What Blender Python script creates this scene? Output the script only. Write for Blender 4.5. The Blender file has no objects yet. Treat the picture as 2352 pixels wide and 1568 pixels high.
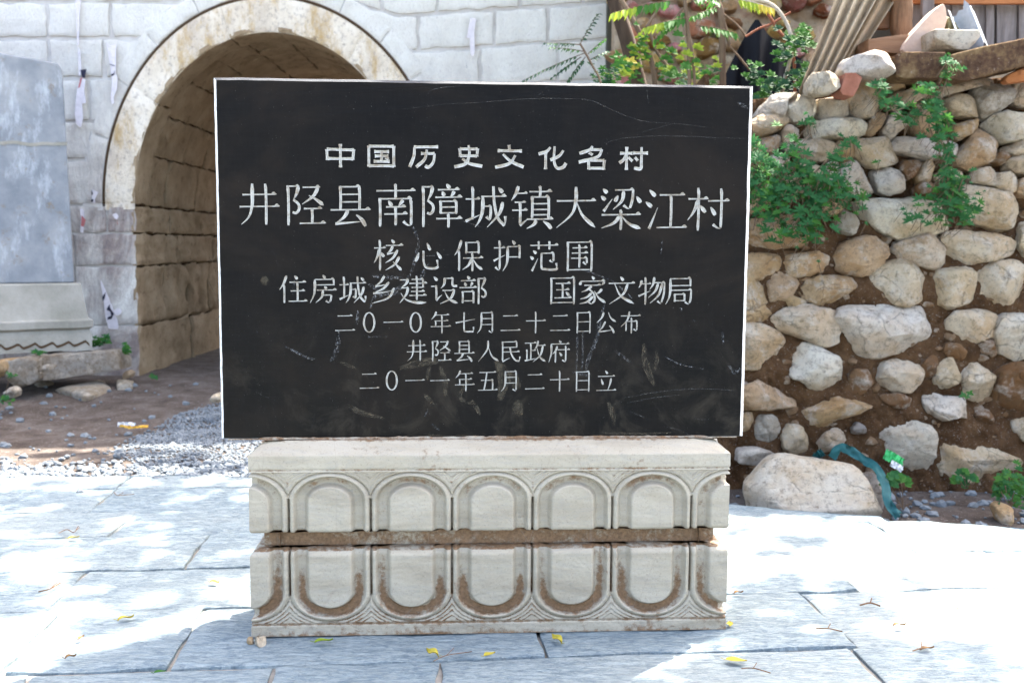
import bpy, math, random
import numpy as np
from mathutils import Vector, Matrix, noise as mn
random.seed(7); rng = np.random.default_rng(7)
S = bpy.context.scene; COL = S.collection
R = math.radians
# ------------------------------------------------------------------ camera
PW, PH, F = 2352., 1568., 2287.          # photo measured in a 2352 px wide frame
TH, ROLL, CH = 0.09705, 0.006614, 1.108
cs, sn = math.cos(TH), math.sin(TH); cr, sr = math.cos(ROLL), math.sin(ROLL)
UX = Vector((1, 0, 0)); FW = Vector((0, cs, -sn)); UP = Vector((0, sn, cs))
CAM = Vector((0, 0, CH))
cd = bpy.data.cameras.new('camera'); cam = bpy.data.objects.new('camera', cd); COL.objects.link(cam)
rt = UX*cr + UP*sr; ui = UP*cr - UX*sr
cam.matrix_world = Matrix(((rt.x, ui.x, -FW.x, 0), (rt.y, ui.y, -FW.y, 0), (rt.z, ui.z, -FW.z, CH), (0, 0, 0, 1)))
cd.sensor_width = 36; cd.lens = 36*F/PW; cd.clip_end = 500
cd.dof.use_dof = True; cd.dof.focus_distance = 2.85; cd.dof.aperture_fstop = 4.5
S.camera = cam
# ------------------------------------------------------------------ light
SUN_AZ, SUN_EL = R(42), R(60)            # azimuth from +Y towards +X
w = bpy.data.worlds.new('World'); S.world = w; w.use_nodes = True
nt = w.node_tree; bg = nt.nodes['Background']
sky = nt.nodes.new('ShaderNodeTexSky'); sky.sky_type = 'NISHITA'; sky.sun_disc = False
sky.sun_elevation = SUN_EL; sky.sun_rotation = SUN_AZ; sky.air_density = 1.0; sky.dust_density = 6.0; sky.ozone_density = 0.3
nt.links.new(sky.outputs[0], bg.inputs[0]); bg.inputs[1].default_value = 0.15
sd = bpy.data.lights.new('sun', 'SUN'); sd.energy = 4.6; sd.angle = R(0.6); sd.color = (1, .95, .87)
so = bpy.data.objects.new('sun', sd); COL.objects.link(so)
SUNV = Vector((math.sin(SUN_AZ)*math.cos(SUN_EL), math.cos(SUN_AZ)*math.cos(SUN_EL), math.sin(SUN_EL)))
so.rotation_euler = (-SUNV).to_track_quat('-Z', 'Y').to_euler(); so.location = SUNV*30
S.view_settings.view_transform = 'Standard'; S.view_settings.look = 'None'
S.view_settings.exposure = 2.97; S.view_settings.gamma = 1
S.cycles.max_bounces = 8
# ------------------------------------------------------------------ pixel -> world
def ray(px, py):
    a, b = px-PW/2, py-PH/2
    u = a*cr+b*sr; v = -a*sr+b*cr
    return FW + UX*(u/F) - UP*(v/F)
def at(px, py, Y):
    d = ray(px, py); return CAM + d*(Y/d.y)
def gnd(px, py, z=0.):
    d = ray(px, py); return CAM + d*((z-CH)/d.z)
def onplane(px, py, p0, n):
    d = ray(px, py); return CAM + d*((p0-CAM).dot(n)/d.dot(n))
def conv(ox, oy, s): return lambda x, y: ((ox+x/s)*.91875, (oy+y/s)*.91875)
C4 = conv(1860, 0, 2.613); C5 = conv(1860, 550, 1.96); C3 = conv(1300, 0, 2.94)
C2 = conv(0, 500, 2.613); R3 = conv(2060, 0, 4.704); C1 = conv(0, 0, 2.613)
def pts(cv, s):
    a = [float(t) for t in s.replace(',', ' ').split()]
    return [cv(a[i], a[i+1]) for i in range(0, len(a), 2)]
# ------------------------------------------------------------------ materials
class M:
    def __init__(s, name, rough=.85, spec=.25):
        s.m = bpy.data.materials.new(name); s.m.use_nodes = True; s.t = s.m.node_tree
        s.b = s.t.nodes['Principled BSDF']; s.b.inputs['Roughness'].default_value = rough
        s.b.inputs['Specular IOR Level'].default_value = spec
        s.pos = s.t.nodes.new('ShaderNodeNewGeometry').outputs['Position']; s.bl = None
    def n(s, t): return s.t.nodes.new('ShaderNode'+t)
    def l(s, a, b):
        if hasattr(a, 'node'): s.t.links.new(a, b)
        else:
            if b.type == 'RGBA' and not hasattr(a, '__len__'): a = (a, a, a, 1)
            elif b.type == 'RGBA' and len(a) == 3: a = (*a, 1)
            b.default_value = a
    def mapv(s, sc, rot=(0, 0, 0)):
        q = s.n('Mapping'); s.l(s.pos, q.inputs['Vector']); q.inputs['Scale'].default_value = sc
        q.inputs['Rotation'].default_value = rot; return q.outputs[0]
    def noise(s, scale, detail=5, rough=.6, vec=None, dist=0.):
        q = s.n('TexNoise'); s.l(vec or s.pos, q.inputs['Vector'])
        for k, v in (('Scale', scale), ('Detail', detail), ('Roughness', rough), ('Distortion', dist)): q.inputs[k].default_value = v
        return q.outputs['Fac']
    def voro(s, scale, feat='F1', vec=None, out='Distance'):
        q = s.n('TexVoronoi'); q.feature = feat; s.l(vec or s.pos, q.inputs['Vector']); q.inputs['Scale'].default_value = scale
        return q.outputs[out]
    def ramp(s, f, *st):
        q = s.n('ValToRGB'); s.l(f, q.inputs[0]); e = q.color_ramp.elements
        while len(e) < len(st): e.new(.5)
        for el, (p, c) in zip(e, st):
            el.position = p; el.color = (c, c, c, 1) if not hasattr(c, '__len__') else (*c, 1)
        return q.outputs[0]
    def mix(s, f, a, b, bl='MIX'):
        q = s.n('Mix'); q.data_type = 'RGBA'; q.blend_type = bl
        s.l(f, q.inputs['Factor']); s.l(a, q.inputs[6]); s.l(b, q.inputs[7]); return q.outputs[2]
    def math(s, op, a, b=0.):
        q = s.n('Math'); q.operation = op; q.use_clamp = False; s.l(a, q.inputs[0]); s.l(b, q.inputs[1]); return q.outputs[0]
    def attr(s, nm, out='Fac'):
        q = s.n('Attribute'); q.attribute_name = nm; return q.outputs[out]
    def ocol(s): return s.n('ObjectInfo').outputs['Color']
    def col(s, c): s.l(c, s.b.inputs['Base Color'])
    def bump(s, h, strength=.5, dist=.01):
        q = s.n('Bump'); q.inputs['Strength'].default_value = strength; q.inputs['Distance'].default_value = dist
        s.l(h, q.inputs['Height'])
        if s.bl: s.t.links.new(s.bl, q.inputs['Normal'])
        s.bl = q.outputs[0]; s.t.links.new(s.bl, s.b.inputs['Normal'])
def build_mats():
    D = {}
    # pale marble of the pedestal, with brown dirt lodged in the carving
    m = M('pedestal_marble', .6, .3)
    v = m.mapv((1, 1, 5))
    c = m.ramp(m.noise(3, 7, .65, v, .6), (.3, (.27, .228, .165)), (.5, (.34, .295, .22)), (.75, (.385, .34, .265)))
    c = m.mix(m.ramp(m.noise(2.2, 8, .75, m.mapv((1, 1, 7)), 1.5), (.49, 0), (.51, .35), (.53, 0)), c, (.22, .22, .21))
    c = m.mix(m.ramp(m.noise(200, 4, .75), (.56, 0), (.7, .6)), c, (.17, .125, .085))
    dn = m.math('ADD', m.attr('dirt'), m.math('MULTIPLY', m.math('SUBTRACT', m.noise(55, 7, .72), .5), 1.5))
    dn = m.math('ADD', dn, m.math('MULTIPLY', m.math('SUBTRACT', m.noise(9, 3, .5), .5), .9))
    dm = m.ramp(dn, (.27, 0), (.42, .5), (.58, .97))
    c = m.mix(dm, c, m.ramp(m.noise(120, 4), (.3, (.10, .055, .025)), (.7, (.23, .13, .065))))
    c = m.mix(m.ramp(m.voro(5, 'DISTANCE_TO_EDGE', m.mapv((1, 1, .35))), (.0, .35), (.006, 0)), c, (.25, .2, .16))
    m.col(c); m.bump(m.noise(160, 5, .7), .25, .004); m.bump(dm, .35, .006)
    D['marble'] = m.m
    # black tablet face
    m = M('black_stone', .45, .12)
    c = m.ramp(m.noise(1.9, 7, .68, m.mapv((1, 1, 1.4)), .5), (.38, (.0007, .00065, .0007)), (.5, (.0028, .0021, .0015)), (.64, (.0098, .0067, .0043)))
    c = m.mix(m.ramp(m.noise(160, 3, .6, m.mapv((.12, .12, 1))), (.45, 0), (.8, .35)), c, (.008, .007, .0064))
    c = m.mix(m.ramp(m.noise(160, 3, .6, m.mapv((1, 1, .12))), (.45, 0), (.8, .3)), c, (.0075, .0069, .0065))
    gp = m.n('SeparateXYZ'); m.l(m.pos, gp.inputs[0]); z = gp.outputs[2]
    low = m.n('MapRange'); m.l(z, low.inputs[0]); low.inputs[1].default_value = .95; low.inputs[2].default_value = .56
    dust = m.math('MULTIPLY', m.ramp(m.noise(5.5, 8, .72, m.mapv((1, 1, 1)), .8), (.5, 0), (.72, 1)), low.outputs[0])
    c = m.mix(m.math('MULTIPLY', dust, .7), c, (.05, .041, .029))
    c = m.mix(m.ramp(m.noise(13, 8, .75, m.mapv((1, 1, .5), (0, .5, 0)), 1.2), (.63, 0), (.76, .35)), c, (.022, .024, .027))
    c = m.mix(m.ramp(m.noise(330, 2, .5), (.735, 0), (.78, .8)), c, (.14, .13, .12))
    c = m.mix(m.ramp(m.noise(95, 5, .8), (.72, 0), (.77, .6)), c, (.13, .115, .095))
    m.col(c); m.bump(m.noise(220, 3), .08, .002)
    m.l(m.ramp(m.noise(6, 6, .7), (.3, .36), (.7, .62)), m.b.inputs['Roughness'])
    D['black'] = m.m
    m = M('pale_cut_stone', .7, .3)
    m.col(m.mix(m.ramp(m.noise(60, 6, .7), (.5, 0), (.7, .6)), (.034, .038, .044), (.018, .019, .021))); m.bump(m.noise(300, 4), .4, .003)
    D['cut'] = m.m
    m = M('rim_white', .8, .2); m.col(m.mix(m.ramp(m.noise(60, 6, .75), (.5, 0), (.68, .7)), (.62, .6, .57), (.3, .27, .23))); D['rimwhite'] = m.m
    m = M('letter_paint', .75, .2)
    c = m.mix(m.ramp(m.noise(42, 6, .75), (.47, 0), (.63, .85)), (.40, .39, .355), (.2, .155, .105))
    c = m.mix(m.ramp(m.noise(210, 4, .7), (.55, 0), (.72, .8)), c, (.12, .095, .07))
    m.col(c); m.bump(m.noise(400, 3), .5, .002)
    D['paint'] = m.m
    def chalk(nm, col, lo, hi, sc=190):
        m = M(nm, .9, .1); m.col(col)
        a = m.ramp(m.noise(sc, 5, .8), (lo, 0), (hi, .85)); m.l(a, m.b.inputs['Alpha']); D[nm] = m.m
    chalk('chalk', (.2, .2, .2), .50, .66); chalk('dust_smear', (.085, .071, .05), .36, .75, 60); chalk('scratch', (.13, .125, .115), .46, .64, 260)
    # rubble limestone, tinted per stone through the object colour
    m = M('limestone', .9, .15)
    oc = m.ocol()
    c = m.mix(m.ramp(m.noise(4.5, 6, .65), (.38, 0), (.66, .75)), oc, m.mix(1., oc, (.74, .56, .36), 'MULTIPLY'))
    c = m.mix(m.ramp(m.noise(11, 7, .7), (.50, 0), (.66, .75)), c, (.78, .71, .60))
    c = m.mix(m.ramp(m.noise(30, 8, .82), (.50, 0), (.68, .85)), c, (.20, .135, .08))
    c = m.mix(m.ramp(m.noise(150, 3, .6), (.64, 0), (.72, .7)), c, (.1, .085, .07))
    cv = m.n('Mix'); cv.data_type = 'VECTOR'; cv.inputs[0].default_value = .14
    nq = m.n('TexNoise'); m.l(m.pos, nq.inputs['Vector']); nq.inputs['Scale'].default_value = 6; nq.inputs['Detail'].default_value = 5
    m.t.links.new(m.pos, cv.inputs[4]); m.t.links.new(nq.outputs['Color'], cv.inputs[5])
    ck = m.math('MULTIPLY', m.ramp(m.voro(7, 'DISTANCE_TO_EDGE', cv.outputs[1]), (0, 1), (.03, 0)), m.ramp(m.noise(5, 4), (.48, 0), (.56, 1)))
    c = m.mix(m.math('MULTIPLY', ck, .4), c, (.07, .05, .035))
    m.col(c); m.bump(m.noise(16, 9, .72, None, .5), 1., .10); m.bump(m.noise(55, 9, .85), 1., .03); m.bump(ck, .5, -.01)
    D['lime'] = m.m
    # packed earth
    def earth(nm, a, b, d, sc=1.):
        m = M(nm, .95, .1)
        c = m.ramp(m.noise(6*sc, 8, .7), (.3, a), (.5, b), (.7, d))
        c = m.mix(m.ramp(m.noise(70*sc, 4, .7), (.6, 0), (.68, .8)), c, (.34, .31, .28))
        c = m.mix(m.ramp(m.noise(40*sc, 5, .7), (.58, 0), (.7, .7)), c, tuple(x*.35 for x in a))
        m.col(c); m.bump(m.noise(22*sc, 9, .75), .9, .03); m.bump(m.noise(120*sc, 4, .7), .6, .006); D[nm] = m.m
    earth('wall_earth', (.05, .025, .011), (.095, .05, .023), (.15, .085, .042), 1.6)
    earth('road_earth', (.055, .042, .034), (.095, .076, .064), (.15, .13, .115))
    earth('rubble_earth', (.30, .21, .12), (.46, .36, .25), (.36, .17, .115), .9)
    # gate masonry
    m = M('gate_stone', .9, .15)
    c = m.ramp(m.noise(5, 7, .7), (.3, (.79, .765, .69)), (.6, (.895, .875, .80)))
    sx = m.n('SeparateXYZ'); m.l(m.pos, sx.inputs[0])
    lowz = m.n('MapRange'); m.l(sx.outputs[2], lowz.inputs[0]); lowz.inputs[1].default_value = 2.9; lowz.inputs[2].default_value = 1.3
    st = m.math('MULTIPLY', m.ramp(m.noise(2.2, 8, .7, m.mapv((1, 1, .45)), .5), (.38, 0), (.6, 1)), lowz.outputs[0])
    c = m.mix(m.math('MULTIPLY', st, .85), c, m.ramp(m.noise(20, 6, .7), (.35, (.16, .115, .12)), (.65, (.34, .25, .21))))
    c = m.mix(m.ramp(m.noise(75, 6, .8, m.mapv((1, 1, .55), (0, .5, 0))), (.54, 0), (.68, .6)), c, (.46, .41, .39))
    m.col(c); m.bump(m.noise(60, 7, .8, m.mapv((1, 1, .45), (0, .5, 0))), 1., .03); D['gate'] = m.m
    m = M('gate_mortar', .95, .1)
    m.col(m.ramp(m.noise(7, 7, .7), (.3, (.40, .37, .34)), (.7, (.58, .56, .53)))); m.bump(m.noise(60, 5), .5, .01); D['mortar'] = m.m
    m = M('arch_stone', .85, .2)
    c = m.ramp(m.noise(4, 7, .7, m.mapv((1, 1, .5))), (.3, (.50, .425, .335)), (.5, (.66, .585, .47)), (.7, (.76, .70, .60)))
    c = m.mix(m.ramp(m.noise(7, 7, .75, m.mapv((1, 1, .4))), (.48, 0), (.64, .8)), c, (.42, .27, .09))
    c = m.mix(m.ramp(m.noise(24, 6, .75), (.52, 0), (.66, .7)), c, (.27, .225, .2))
    m.col(c); m.bump(m.noise(45, 7, .75), .8, .015); D['arch'] = m.m
    m = M('tunnel_stone', .9, .15)
    c = m.ramp(m.noise(4, 7, .65), (.3, (.23, .165, .095)), (.55, (.36, .27, .17)), (.75, (.45, .36, .245)))
    c = m.mix(m.ramp(m.noise(14, 6, .7), (.55, 0), (.72, .6)), c, (.065, .04, .02))
    m.col(c); m.bump(m.noise(50, 7, .8), .9, .025); D['tunnel'] = m.m
    m = M('joint_dark', .95, .05); m.col((.07, .045, .027)); D['joint'] = m.m
    # paving slate
    m = M('paving_slate', .62, .35)
    v = m.mapv((1, 5, 1), (0, 0, R(-5)))
    st = m.noise(15, 8, .75, v, .7)
    c = m.ramp(st, (.32, (.13, .17, .21)), (.43, (.28, .325, .37)), (.55, (.42, .45, .475)), (.7, (.52, .52, .515)))
    fl = m.ramp(m.noise(15, 7, .7, m.mapv((1, 1.9, 1), (0, 0, R(-12))), .7), (.49, 0), (.56, 1))
    c = m.mix(m.math('MULTIPLY', fl, .7), c, (.085, .135, .185))
    c = m.mix(m.ramp(m.noise(2.2, 6, .65), (.45, 0), (.7, .5)), c, (.46, .44, .40))
    c2 = m.noise(34, 6, .7, m.mapv((1, 3.6, 1), (0, 0, R(-7))), .8)
    c = m.mix(.4, c, m.ramp(c2, (.40, (.09, .145, .20)), (.47, (.26, .32, .37)), (.53, (.47, .50, .525)), (.62, (.62, .625, .62))))
    oc = m.attr('tint'); c = m.mix(.25, c, m.ramp(oc, (0, (.22, .27, .32)), (1, (.46, .46, .455))))
    m.col(m.mix(1., c, (.91, 1., .98), 'MULTIPLY'))
    m.bump(m.noise(9, 8, .78, m.mapv((1, 6, 1), (0, 0, R(-5))), .6), 1., .035); m.bump(fl, .6, .012); m.bump(m.noise(120, 4), .3, .003)
    D['slate'] = m.m
    m = M('paving_joint', .95, .1); m.col(m.ramp(m.noise(30, 5), (.3, (.12, .115, .10)), (.7, (.26, .245, .22)))); D['pjoint'] = m.m
    m = M('gravel_stone', .9, .15); m.col(m.mix(m.noise(9, 5), (.08, .097, .115), (.21, .225, .23))); m.bump(m.noise(90, 4), .5, .01); D['gravel'] = m.m
    # grey carved stone of the big stele
    m = M('grey_stele_stone', .6, .35)
    c = m.ramp(m.noise(2.4, 7, .65), (.3, (.10, .12, .145)), (.5, (.19, .208, .23)), (.7, (.29, .30, .305)))
    c = m.mix(m.ramp(m.noise(5, 7, .75, m.mapv((1, 1, .35))), (.52, 0), (.66, .75)), c, (.44, .48, .52))
    c = m.mix(m.ramp(m.noise(9, 6, .8), (.57, 0), (.66, .7)), c, (.17, .125, .075))
    m.col(c); m.bump(m.noise(40, 6), .2, .006); D['grey'] = m.m
    m = M('grey_base_stone', .85, .2)
    c = m.ramp(m.noise(4, 7, .7), (.3, (.19, .185, .155)), (.7, (.31, .30, .265)))
    c = m.mix(m.ramp(m.noise(26, 6, .75), (.58, 0), (.7, .5)), c, (.2, .17, .13)); m.col(c); m.bump(m.noise(60, 6), .4, .008); D['greybase'] = m.m
    # foliage
    def leaf(nm, a, b, tr=.35):
        m = M(nm, .6, .12)
        a, b = [tuple(x*.72 for x in q) for q in (a, b)]; c = m.mix(m.noise(14, 3), a, b); m.col(c)
        t = m.n('BsdfTranslucent'); m.l(m.mix(.5, c, tuple(x*1.5 for x in b)), t.inputs[0])
        q = m.n('MixShader'); q.inputs[0].default_value = tr
        m.t.links.new(m.b.outputs[0], q.inputs[1]); m.t.links.new(t.outputs[0], q.inputs[2])
        m.t.links.new(q.outputs[0], m.t.nodes['Material Output'].inputs[0]); D[nm] = m.m
    leaf('leaf_green', (.035, .13, .028), (.085, .24, .035)); leaf('leaf_dark', (.018, .07, .03), (.04, .12, .05))
    leaf('leaf_lime', (.20, .33, .03), (.38, .46, .05)); leaf('leaf_yellow', (.48, .42, .06), (.62, .50, .08), .25); leaf('leaf_brown', (.16, .09, .04), (.30, .17, .06), .1)
    leaf('leaf_vine', (.022, .11, .04), (.06, .20, .055))
    def wood(nm, a, b, sc=(1, 1, .08), bs=.5):
        m = M(nm, .85, .2); c = m.ramp(m.noise(26, 7, .7, m.mapv(sc), .4), (.3, a), (.7, b))
        c = m.mix(m.ramp(m.noise(6, 5), (.5, 0), (.75, .5)), c, tuple(x*.5 for x in a)); m.col(c)
        m.bump(m.noise(40, 6, .7, m.mapv(sc)), bs, .008); D[nm] = m.m
    wood('bark_dark', (.03, .019, .012), (.08, .054, .035)); wood('bark', (.085, .055, .034), (.2, .14, .09)); wood('bark_pale', (.34, .29, .22), (.5, .45, .37)); wood('twig_red', (.22, .075, .04), (.3, .12, .07))
    wood('log', (.10, .058, .032), (.27, .16, .09), (1, 1, .12), 1.); wood('plank_grey', (.115, .098, .09), (.24, .215, .2))
    wood('plank_brown', (.13, .07, .037), (.25, .145, .085), (.08, 1, 1)); wood('plank_orange', (.28, .10, .035), (.36, .15, .06), (.08, 1, 1))
    m = M('corrugated_cement', .9, .15)
    c = m.ramp(m.noise(5, 7, .7, m.mapv((1, 1, .4))), (.3, (.22, .165, .105)), (.55, (.36, .29, .2)), (.75, (.45, .39, .3)))
    c = m.mix(m.ramp(m.noise(17, 6, .75), (.56, 0), (.7, .7)), c, (.1, .065, .035)); m.col(c); m.bump(m.noise(60, 5), .3, .006); D['cement'] = m.m
    m = M('grey_cement', .85, .2); m.col(m.ramp(m.noise(8, 7, .7), (.3, (.17, .19, .21)), (.7, (.32, .345, .37)))); m.bump(m.noise(60, 5), .3, .006); D['gcement'] = m.m
    m = M('aggregate_beam', .95, .1)
    c = m.ramp(m.noise(9, 8, .75), (.3, (.045, .026, .015)), (.45, (.12, .068, .042)), (.58, (.25, .16, .08)), (.72, (.38, .29, .16)))
    c = m.mix(m.ramp(m.noise(60, 3, .6), (.64, 0), (.70, .8)), c, (.36, .27, .2)); m.col(c); m.bump(m.noise(30, 9, .8), 1., .04); D['beam'] = m.m
    m = M('red_brick', .9, .15); c = m.ramp(m.noise(20, 6), (.3, (.20, .075, .045)), (.7, (.32, .14, .095))); m.col(c); m.bump(m.noise(90, 5), .5, .006); D['brick'] = m.m
    m = M('pink_stone', .85, .2); c = m.ramp(m.noise(7, 7, .7), (.3, (.36, .26, .2)), (.7, (.50, .38, .30))); m.col(c); m.bump(m.noise(50, 6), .35, .008); D['pink'] = m.m
    m = M('black_sheet', .6, .15); m.col((.003, .0033, .0055)); m.bump(m.noise(9, 4, .6, m.mapv((1, 1, .2))), .5, .03); D['sheet'] = m.m
    def plain(nm, c, r=.6):
        m = M(nm, r, .3); m.col(m.mix(m.ramp(m.noise(30, 5), (.4, 0), (.7, .5)), c, tuple(x*.6 for x in c))); D[nm] = m.m
    plain('teal_net', (.006, .075, .078)); plain('green_wrap', (.05, .42, .12), .4); plain('white_wrap', (.75, .75, .75), .5); plain('yellow_wrap', (.8, .45, .05), .4)
    plain('paper', (.62, .58, .6), .8); plain('paper_red', (.42, .14, .14), .8); plain('paper_ink', (.02, .02, .04), .8)
    plain('post_dark', (.05, .045, .03)); plain('moss', (.16, .15, .08), .95)
    return D
MT = build_mats()
# ------------------------------------------------------------------ mesh helpers
class MB:
    def __init__(s): s.v = []; s.f = []; s.m = []; s.a = []
    def add(s, vs, fs, mi=0, a=0.):
        o = len(s.v); s.v += [tuple(x) for x in vs]; s.f += [tuple(i+o for i in f) for f in fs]; s.m += [mi]*len(fs)
        s.a += list(a) if hasattr(a, '__len__') else [a]*len(vs)
    def grid(s, P, mi=0, a=0., flip=False):          # P[i][j]
        n, k = len(P), len(P[0]); fs = []
        for i in range(n-1):
            for j in range(k-1):
                q = (i*k+j, i*k+j+1, (i+1)*k+j+1, (i+1)*k+j); fs.append(q[::-1] if flip else q)
        s.add([p for r in P for p in r], fs, mi, a)
    def box(s, c, hx, hy, hz, mi=0, bev=.004):       # c centre, half-extents as vectors
        c, hx, hy, hz = map(Vector, (c, hx, hy, hz)); b = bev
        def sh(h): L = h.length; return h*((L-b)/L)
        vs, fs = [], []
        for ax in range(3):
            for sg in (1, -1):
                H = [hx, hy, hz]; m_ = H[ax]*sg; p, q = sh(H[(ax+1) % 3]), sh(H[(ax+2) % 3])
                k = len(vs); vs += [c+m_-p-q, c+m_+p-q, c+m_+p+q, c+m_-p+q]
                fs.append((k, k+1, k+2, k+3) if sg > 0 else (k+3, k+2, k+1, k))
        me = bpy.data.meshes.new('t'); 
        import bmesh
        bm = bmesh.new(); bv = [bm.verts.new(v) for v in vs]
        bmesh.ops.convex_hull(bm, input=bv)
        bm.verts.index_update(); s.add([v.co.copy() for v in bm.verts], [[v.index for v in f.verts] for f in bm.faces], mi)
        bm.free(); bpy.data.meshes.remove(me)
    def tube(s, P, rad, n=7, mi=0):
        P = [Vector(p) for p in P]; rs = rad if hasattr(rad, '__len__') else [rad]*len(P); ring = []
        for i, p in enumerate(P):
            t = (P[min(i+1, len(P)-1)]-P[max(i-1, 0)]).normalized()
            a = t.cross(Vector((.31, .95, .1))).normalized(); b = t.cross(a)
            ring.append([p+(a*math.cos(x)+b*math.sin(x))*rs[i] for x in [2*math.pi*j/n for j in range(n+1)]])
        s.grid(ring, mi)
        for i, p in ((0, P[0]), (-1, P[-1])): s.add([p]+ring[i][:-1], [(0, j+1, (j+1) % n+1) for j in range(n)], mi)
def mesh_obj(name, mb, mats, parent=None, origin=None, smooth=True, attr=None, angle=40):
    if not isinstance(mats, (list, tuple)): mats = [mats]
    o0 = Vector(parent.location) if parent else (Vector(origin) if origin is not None else Vector((0, 0, 0)))
    V = np.array(mb.v, dtype=float)-np.array(o0)
    me = bpy.data.meshes.new(name); me.from_pydata(V.tolist(), [], mb.f)
    for q in mats: me.materials.append(q)
    me.polygons.foreach_set('material_index', mb.m); me.update()
    if attr:
        at_ = me.attributes.new(attr, 'FLOAT', 'POINT'); at_.data.foreach_set('value', np.array(mb.a, dtype=np.float32))
    if smooth:
        me.polygons.foreach_set('use_smooth', [True]*len(me.polygons))
        if angle < 180: me.set_sharp_from_angle(angle=R(angle))
    o = bpy.data.objects.new(name, me); COL.objects.link(o)
    if parent: o.parent = parent
    else: o.location = o0
    return o
def tag(o, label=None, cat=None, group=None, kind=None):
    for k, v in (('label', label), ('category', cat), ('group', group), ('kind', kind)):
        if v: o[k] = v
    return o
def thing(name, label, cat, loc, group=None):
    o = bpy.data.objects.new(name, None); COL.objects.link(o); o.location = loc; o.empty_display_size = .1
    return tag(o, label, cat, group)
def nz(p, sc, seed=0.): return mn.noise(Vector(p)*sc+Vector((seed*3.1, seed*1.7, seed*.9)))
def chaikin(P, k=1, closed=True):
    for _ in range(k):
        Q = []; n = len(P)
        for i in range(n if closed else n-1):
            a, b = P[i], P[(i+1) % n]; Q += [a*.87+b*.13, a*.13+b*.87]
        P = Q
    return P
def resample(P, m):
    P = [Vector(p) for p in P]; Q = P+[P[0]]; L = [0.]
    for i in range(len(P)): L.append(L[-1]+(Q[i+1]-Q[i]).length)
    out = []; j = 0
    for k in range(m):
        d = L[-1]*k/m
        while L[j+1] < d: j += 1
        out.append(Q[j].lerp(Q[j+1], (d-L[j])/max(L[j+1]-L[j], 1e-9)))
    return out
def rock(poly, n, d, back, seed, M_=44, rough=.10, cuts=6, flat=.0, jag=1., slab=False):
    """a stone whose outline is poly (points in a plane), bulging d along n and reaching back behind the plane"""
    rd = random.Random(seed); n = Vector(n).normalized()
    P = resample([Vector(p) for p in poly] if slab else chaikin([Vector(p) for p in poly], 1), M_); c = sum(P, Vector())/M_
    size = sum((p-c).length for p in P)/M_
    prof = [(.0, -back), (.55, -back), (.85, -back*.8), (.97, -back*.4), (1.0, -.05*d), (.995, .4*d), (.965, .68*d), (.9, .86*d), (.78, .95*d), (.6, .99*d), (.4, 1.*d), (.2, 1.01*d), (.0, 1.02*d)]
    if slab: prof = [(.0, -back), (.6, -back), (.97, -back), (1., -back*.9), (1., -.3*back), (1., .2*d), (1., .8*d), (.985, .95*d), (.9, d), (.6, d), (.3, d), (0, d)]
    rings = [[c+(p-c)*s+n*h for p in P] for s, h in prof]
    t = n.orthogonal().normalized(); b = n.cross(t); planes = []
    if not slab and abs(n.y) > .8:
        planes += [(Vector((rd.uniform(-.25, .25), -.5, .86)).normalized(), rd.uniform(.62, .8)), (Vector((rd.uniform(-.2, .2), -.97, -.12)).normalized(), rd.uniform(.7, .86))]
    for _ in range(cuts):
        az = rd.uniform(0, 6.283); tl = rd.uniform(.25, 1.15)
        planes.append(((n*math.cos(tl)+(t*math.cos(az)+b*math.sin(az))*math.sin(tl)), rd.uniform(.6, .84)))
    C = c; allv = [v for r in rings for v in r]
    for pn, k in planes:
        mx = max((v-C).dot(pn) for v in allv); L = mx*k
        for v in allv:
            s_ = (v-C).dot(pn)
            if s_ > L: v -= pn*((s_-L)*.93)
    for v in allv:
        q = v/size
        e = nz(q, .9, seed)*1. + nz(q, 2.3, seed+5)*.45 - abs(nz(q, 1.9, seed+7))*.7 - abs(nz(q, 3.7, seed+2))*.5 + nz(q, 5.5, seed+9)*.36*jag + nz(q, 12, seed+3)*.2*jag
        dr = (v-C); dr = dr.normalized() if dr.length > 1e-6 else n
        v += dr*(e*rough*size)
    mb = MB(); mb.grid([r+[r[0]] for r in rings], flip=False)
    return mb, C
TINT = {'w': (.80, .725, .605), 'c': (.74, .61, .44), 't': (.63, .455, .27), 'b': (.28, .16, .078), 'g': (.46, .425, .37)}
def jit(c, a=.05):
    k = 1+random.uniform(-a, a)*1.6; return (c[0]*k, c[1]*k*(1+random.uniform(-.02, .02)), c[2]*k*(1+random.uniform(-a, a)), 1)
def block(mb, fn, u0, u1, v0, v1, g, nu=8, nv=6, dep=.02, rough=.006, seed=0, rag=.0, mi=0, a=0., e=.012):
    """one dressed block on a surface fn(u,v,h); g joint half-width, e rounded rim"""
    us = [u0+g, u0+g]+[u0+g+e+(u1-u0-2*g-2*e)*i/nu for i in range(nu+1)]+[u1-g, u1-g]
    vs = [v0+g, v0+g]+[v0+g+e+(v1-v0-2*g-2*e)*i/nv for i in range(nv+1)]+[v1-g, v1-g]
    P = []
    for i, u in enumerate(us):
        row = []
        for j, v in enumerate(vs):
            ed = min(i, j, len(us)-1-i, len(vs)-1-j)
            h = -dep if ed == 0 else (-.35*e if ed == 1 else 0) + rough*(mn.noise(Vector((u*6+seed, v*6, seed*.7)))+.5*mn.noise(Vector((u*17, v*17+seed, 3.))))
            uu, vv = u, v
            if ed <= 1 and rag:
                uu += rag*mn.noise(Vector((u*9, v*9, seed))); vv += rag*mn.noise(Vector((u*9, v*9, seed+7)))
            row.append(fn(uu, vv, h))
        P.append(row)
    mb.grid(P, mi, a)
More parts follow.
